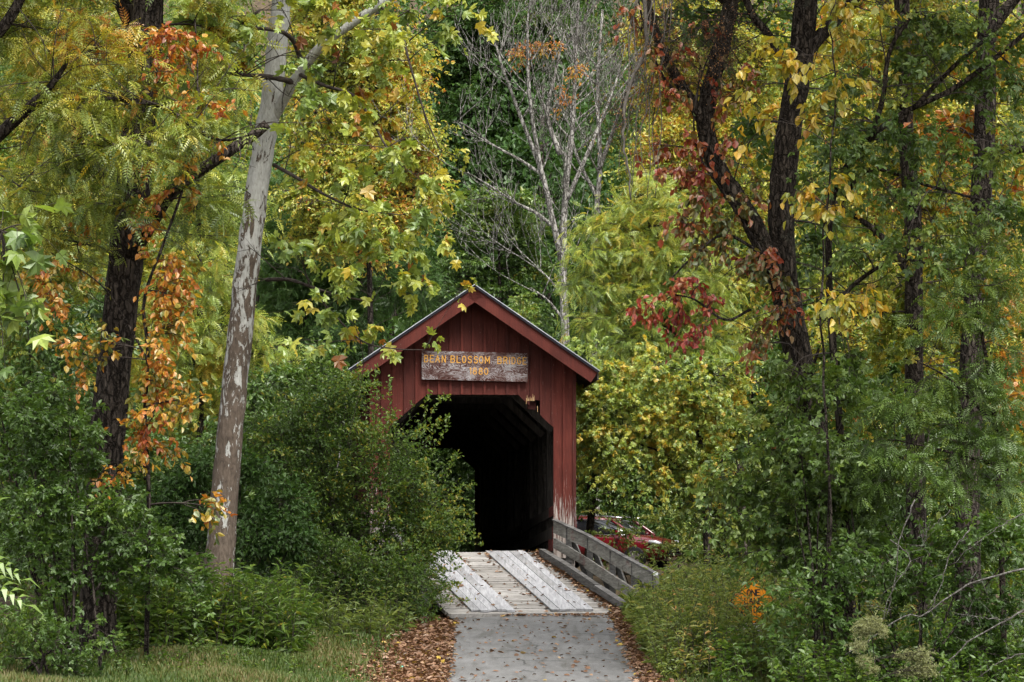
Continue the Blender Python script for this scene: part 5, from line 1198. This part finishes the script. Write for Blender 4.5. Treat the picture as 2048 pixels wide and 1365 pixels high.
for px, py, s_ in [(1720, 1262, 16), (1735, 1250, 16), (1755, 1245, 14), (1712, 1290, 14), (1850, 1310, 16), (1842, 1320, 12), (1862, 1345, 14), (1725, 1325, 14), (1768, 1262, 10), (1850, 1342, 16), (1745, 1340, 10)]:
    c, r_ = CL(px, py, s_ * 1.25, s_ * 1.1, 33.1, .12); q.cluster(c, r_, 'lance', 'puff', .034, 1.15, .5, (.05, .1, .2), .08, .1, 1, 8, False, up=.2, sag=.2, mainr=.004)
q.build("clematis_seed_heads", "cluster of pale fluffy seed heads on a vine at the bottom right", "vine", 'bark_dark', crown='seed_heads', trunk='stem')
shrub(49, "far_bank_shrub", "green shrub seen through the dark bridge from the far side", 880, 80, [(800, 880, 80, 80, .4), (880, 880, 70, 80, .4), (950, 900, 60, 80, .4), (820, 980, 80, 60, .4), (900, 980, 60, 60, .4), (960, 1000, 50, 60, .4), (830, 1060, 80, 50, .4), (910, 1060, 80, 50, .4), (760, 960, 60, 90, .4)], 'ovate', 'mid_green', .18, 2.0, .6, twigs=False, dY=1.0)
def thicket(seed, name, label, pxs, Y, y0, y1, tm, mt, size, cover, ti, m=8, cat="shrub"):
    r2 = np.random.default_rng(seed); cl = []
    for px in np.arange(pxs[0], pxs[1], 85):
        for py in np.arange(y0, y1, 75): cl.append((px + r2.uniform(-25, 25), py + r2.uniform(-22, 22), r2.uniform(50, 75), r2.uniform(38, 58), ti + r2.uniform(-.12, .12)))
    return shrub(seed, name, label, (pxs[0] + pxs[1]) / 2, Y, cl, tm, mt, size, cover, .5, m, nst=8, dY=.9)
thicket(60, "left_thicket", "dim green thicket between the dark left trunk and the left edge", (-40, 260), 47, 640, 1160, 'ovate', 'mid_green', .15, 1.0, .35)
thicket(61, "middle_thicket", "dim thicket low behind the orange sapling and the sycamore", (270, 540), 50, 880, 1180, 'ovate', 'mid_green', .14, 1.1, .35)
thicket(62, "car_thicket", "olive bushes around and behind the parked red car", (1400, 1660), 58, 900, 1110, 'ovate', 'weed', .13, 1.1, .4)
thicket(63, "right_thicket", "green thicket behind the stout dark trunk at right", (1660, 2080), 47, 760, 1180, 'ovate', 'mid_green', .16, .95, .42)
shrub(50, "lime_sapling", "small bright lime green sapling just right of the gable peak", 1048, 58, [(1040, 600, 22, 16, .85), (1060, 625, 20, 22, .85), (1045, 640, 24, 16, .85), (1070, 650, 20, 16, .8), (1090, 690, 26, 20, .6)], 'ovate', 'mid_green', .13, 2.2, .25, tv=(.03, .05, .08), nst=3)

# ---------------- ground cover: weeds, grass, fallen leaves
wr_ = np.random.default_rng(9)
def weeds(name, label, n, area, hmin, hmax, mt, tm, lsz, nl, tint, stem_m='twig', lean=.25, density=None, crest=False):
    x, y = area(n); keep = np.abs(x - road_x(y)) > 1.75
    if density is not None: keep &= density(x, y)
    sx_ = CX + F * x / y; keep &= ~((sx_ > 1450) & (sx_ < 1555) & (y < 42.1) & (wr_.random(n) > .13))
    x, y = x[keep], y[keep]; n = len(x)
    z = ground_z(x, y) - .05; h = wr_.uniform(hmin, hmax, n)
    if crest: h = np.clip(np.minimum(h, (EYE - (np.interp(CX + F * x / y, *YT) - HY) * y / F - z) * np.clip(wr_.gamma(5, .14, n) * (1 + .35 * np.sin(x * 2.9 + 1) * np.sin(y * 2.1)), .3, 1.45)), .1, 2)
    A = np.stack([x, y, z], 1); ln = wr_.normal(0, lean, (n, 2)) * h[:, None]
    B = A + np.stack([ln[:, 0], ln[:, 1], h], 1); K = (A + B) / 2 + np.stack([-ln[:, 0] * .25, -ln[:, 1] * .25, h * .08], 1)
    q = Plant(3); q.bz.append((A, K, B, np.full(n, .005), np.full(n, .0018)))
    k = np.repeat(np.arange(n), nl); t = wr_.uniform(.12, 1.0, n * nl); pos = bez(A[k], K[k], B[k], t)
    a = wr_.uniform(0, 2 * math.pi, n * nl)
    ax = nrm(np.stack([np.cos(a), np.sin(a), wr_.normal(.15, .4, n * nl)], 1)); no = nrm(np.stack([-np.cos(a) * .3, -np.sin(a) * .3, np.ones(n * nl)], 1) + wr_.normal(0, .35, (n * nl, 3)))
    q.lv.add((tm, mt), pos, ax, no, lsz * wr_.uniform(.5, 1.25, n * nl) * (1.15 - .5 * t), tint + wr_.normal(0, .10, n)[k] + wr_.normal(0, .10, n * nl))
    root = q.build(name, None, None, tmat=stem_m, crown='leaves', branch='stalks')
    tag(root, label, kind='stuff'); return root
YT = ([1180, 1240, 1290, 1330, 1400, 1460, 1560, 1700], [1262, 1206, 1186, 1166, 1128, 1085, 1050, 1020])   # crest of the weeds, rising away from the road
def rect(x0, x1, y0, y1):
    return lambda n: (wr_.uniform(x0, x1, n), wr_.uniform(y0, y1, n))
weeds("roadside_weeds", "tall yellow-green weeds crowding the right verge", 3400, rect(2.1, 6.2, 37, 47.5), .45, 1.5, 'weed', 'lance', .17, 22, .45, crest=True)
weeds("dry_stalks", "tall drying stalks with brown and straw leaves on the right verge", 620, rect(2.4, 6.4, 36, 47), .7, 1.7, 'weed', 'lance', .15, 14, .8, crest=True)
weeds("long_grass", "long arching yellow-green grass on the right verge", 1500, rect(2.1, 5.5, 38, 48), .3, .9, 'weed', 'lance', .26, 9, .5, crest=True)
weeds("verge_weeds", "leafy low weeds close to the right road edge", 1300, rect(2.0, 4.6, 36, 47), .25, .6, 'weed', 'ovate', .10, 18, .4, crest=True)
weeds("bank_weeds", "tall green weeds behind the right guard rail", 600, rect(2.8, 6.5, 47.5, 58), .3, .8, 'weed', 'lance', .24, 16, .42)
weeds("shade_weeds", "dark grassy weeds beneath the left trees", 2600, rect(-7.8, -1.75, 38.3, 46), .4, 1.15, 'bush', 'lance', .17, 20, .5, density=lambda x, y: (x < -3.4) & (y > 41.3 - np.clip(-x - 2.8, 0, 3) * .9 + .5 * np.sin(x * 3.1)))
weeds("pale_weeds", "paler grassy weeds along the left grass edge", 700, rect(-7.2, -1.8, 38, 44), .3, 1.0, 'weed', 'lance', .2, 13, .35, density=lambda x, y: y > 41.0 - np.clip(-x - 2.8, 0, 3) * .9 + .5 * np.sin(x * 3.1))
weeds("low_herbs", "small leafy herbs at the left grass edge", 700, rect(-8, -2.2, 35.6, 41), .12, .45, 'bush', 'ovate', .10, 14, .55, density=lambda x, y: (wr_.random(len(x)) < np.clip((-x - 2.5) / 4, .08, 1)))
weeds("corner_weeds", "mixed weeds below the trees at the lower right", 1500, rect(3.0, 8.5, 33, 38), .4, 1.0, 'bush', 'ovate', .15, 15, .5)
weeds("tall_weeds", "tall dark weeds hiding the foot of the sycamore", 560, rect(-7.2, -3.4, 38.2, 39.9), .7, 1.6, 'bush', 'lance', .22, 18, .6)
weeds("far_right_weeds", "green weeds under the dark trunks at the right edge", 900, rect(5.5, 11, 38, 45), .4, 1.1, 'bush', 'ovate', .14, 15, .5)
# grass
n = 150000
x = -wr_.gamma(2.0, 1.5, n) - 1.7; y = wr_.uniform(31, 44, n); kp = (x > -10) & (x < road_x(y) - 1.9) & (wr_.random(n) < np.clip((road_x(y) - 2.3 - x) / 1.6, .04, 1)); x, y = x[kp], y[kp]; n = len(x)
xr = wr_.gamma(2, .8, 20000) + 2.2; yr = wr_.uniform(35, 47, 20000); x = np.concatenate([x, xr]); y = np.concatenate([y, yr]); n = len(x)
a = wr_.uniform(0, 6.28, n); le = wr_.uniform(.5, 1.3, n)
pos = np.stack([x, y, ground_z(x, y) - .02], 1)
gr = leaf_obj("grass", 'lance', pos, np.stack([np.cos(a) * .5 * le, np.sin(a) * .5 * le, np.ones(n)], 1), np.stack([np.cos(a), np.sin(a), -.3 * np.ones(n)], 1), wr_.uniform(.06, .20, n), .5 + .18 * np.sin(x * 2 + y) + wr_.normal(0, .16, n), M['grass'])
tag(gr, "short rough grass on the left verge", kind='stuff')
# fallen leaves
def litter_pts(n, side, spread, y0, y1):
    y = wr_.uniform(y0, y1, n); d = wr_.gamma(1.7, spread, n); return road_x(y) + side * (1.46 + d + .06 * wr_.normal(0, 1, n)), y
L = [litter_pts(24000, -1, .52, 33, 44.5), litter_pts(9000, 1, .20, 33, 47), (wr_.uniform(-9, -1.5, 4000), wr_.uniform(34, 45, 4000)), (wr_.uniform(-1.1, 2.0, 420), wr_.uniform(33, 45.4, 420))]
x = np.concatenate([q[0] for q in L]); y = np.concatenate([q[1] for q in L]); n = len(x)
z = ground_z(x, y) + np.abs(wr_.normal(0, .02, n)) + .01 + .06 * (np.abs(x - road_x(y)) > 1.6) * wr_.random(n); on = np.abs(x - road_x(y)) < 1.5
z[on] = road_z(y[on]) + .03
P_ = [np.stack([x, y, z], 1)]
# on the ramp: thick along the right-hand curb, scattered elsewhere
n2 = 2400; u = wr_.uniform(.1, LEN, n2); v = 1.62 - np.abs(wr_.normal(0, .16, n2)) + .06 * u; P_.append(RA + axis_r * u[:, None] + side_r * v[:, None] + up_r * (.02 + np.abs(wr_.normal(0, .03, n2)))[:, None])
n3 = 230; u = wr_.uniform(.1, LEN, n3); v = wr_.choice([-.30, .33, -1.22], n3) + wr_.normal(0, .05, n3); P_.append(RA + axis_r * u[:, None] + side_r * v[:, None] + up_r * .02)
n4 = 85; u = wr_.uniform(.1, LEN - .2, n4); v = wr_.uniform(-1.2, 1.25, n4); P_.append(RA + axis_r * u[:, None] + side_r * v[:, None] + up_r * np.where((np.abs(v + .75) < .45) | (np.abs(v - .8) < .45), .072, .012)[:, None])
n5 = 170; xx = wr_.uniform(-1.3, 2.0, n5); yy = 45.40 - np.abs(wr_.normal(0, .10, n5)); P_.append(np.stack([xx, yy, road_z(yy) + .035 + .02 * wr_.random(n5)], 1))
pos = np.concatenate(P_); n = len(pos); a = wr_.uniform(0, 6.28, n)
lt = leaf_obj("fallen_leaves", 'broad', pos, np.stack([np.cos(a), np.sin(a), wr_.normal(0, .22, n)], 1), np.stack([wr_.normal(0, .4, n), wr_.normal(0, .4, n), np.ones(n)], 1), wr_.gamma(9, .0085, n), np.clip(.5 + wr_.normal(0, .24, n), 0, 1), M['litter'])
tag(lt, "drifts of curled brown fallen leaves along the road edges", kind='stuff')
# small turquoise bottle cap lost in the leaves
c = P(805, 1352, 37.6); c[2] = gz(c[0], c[1]) + .05
m = MB(); m.tube([c, c + np.array((.004, -.02, .012)), c + np.array((.006, -.028, .018))], [.035, .035, .028], 14)
tag(m.build("bottle_cap", M['teal']), "small turquoise plastic cap lying in the brown leaves by the road", "bottle cap")
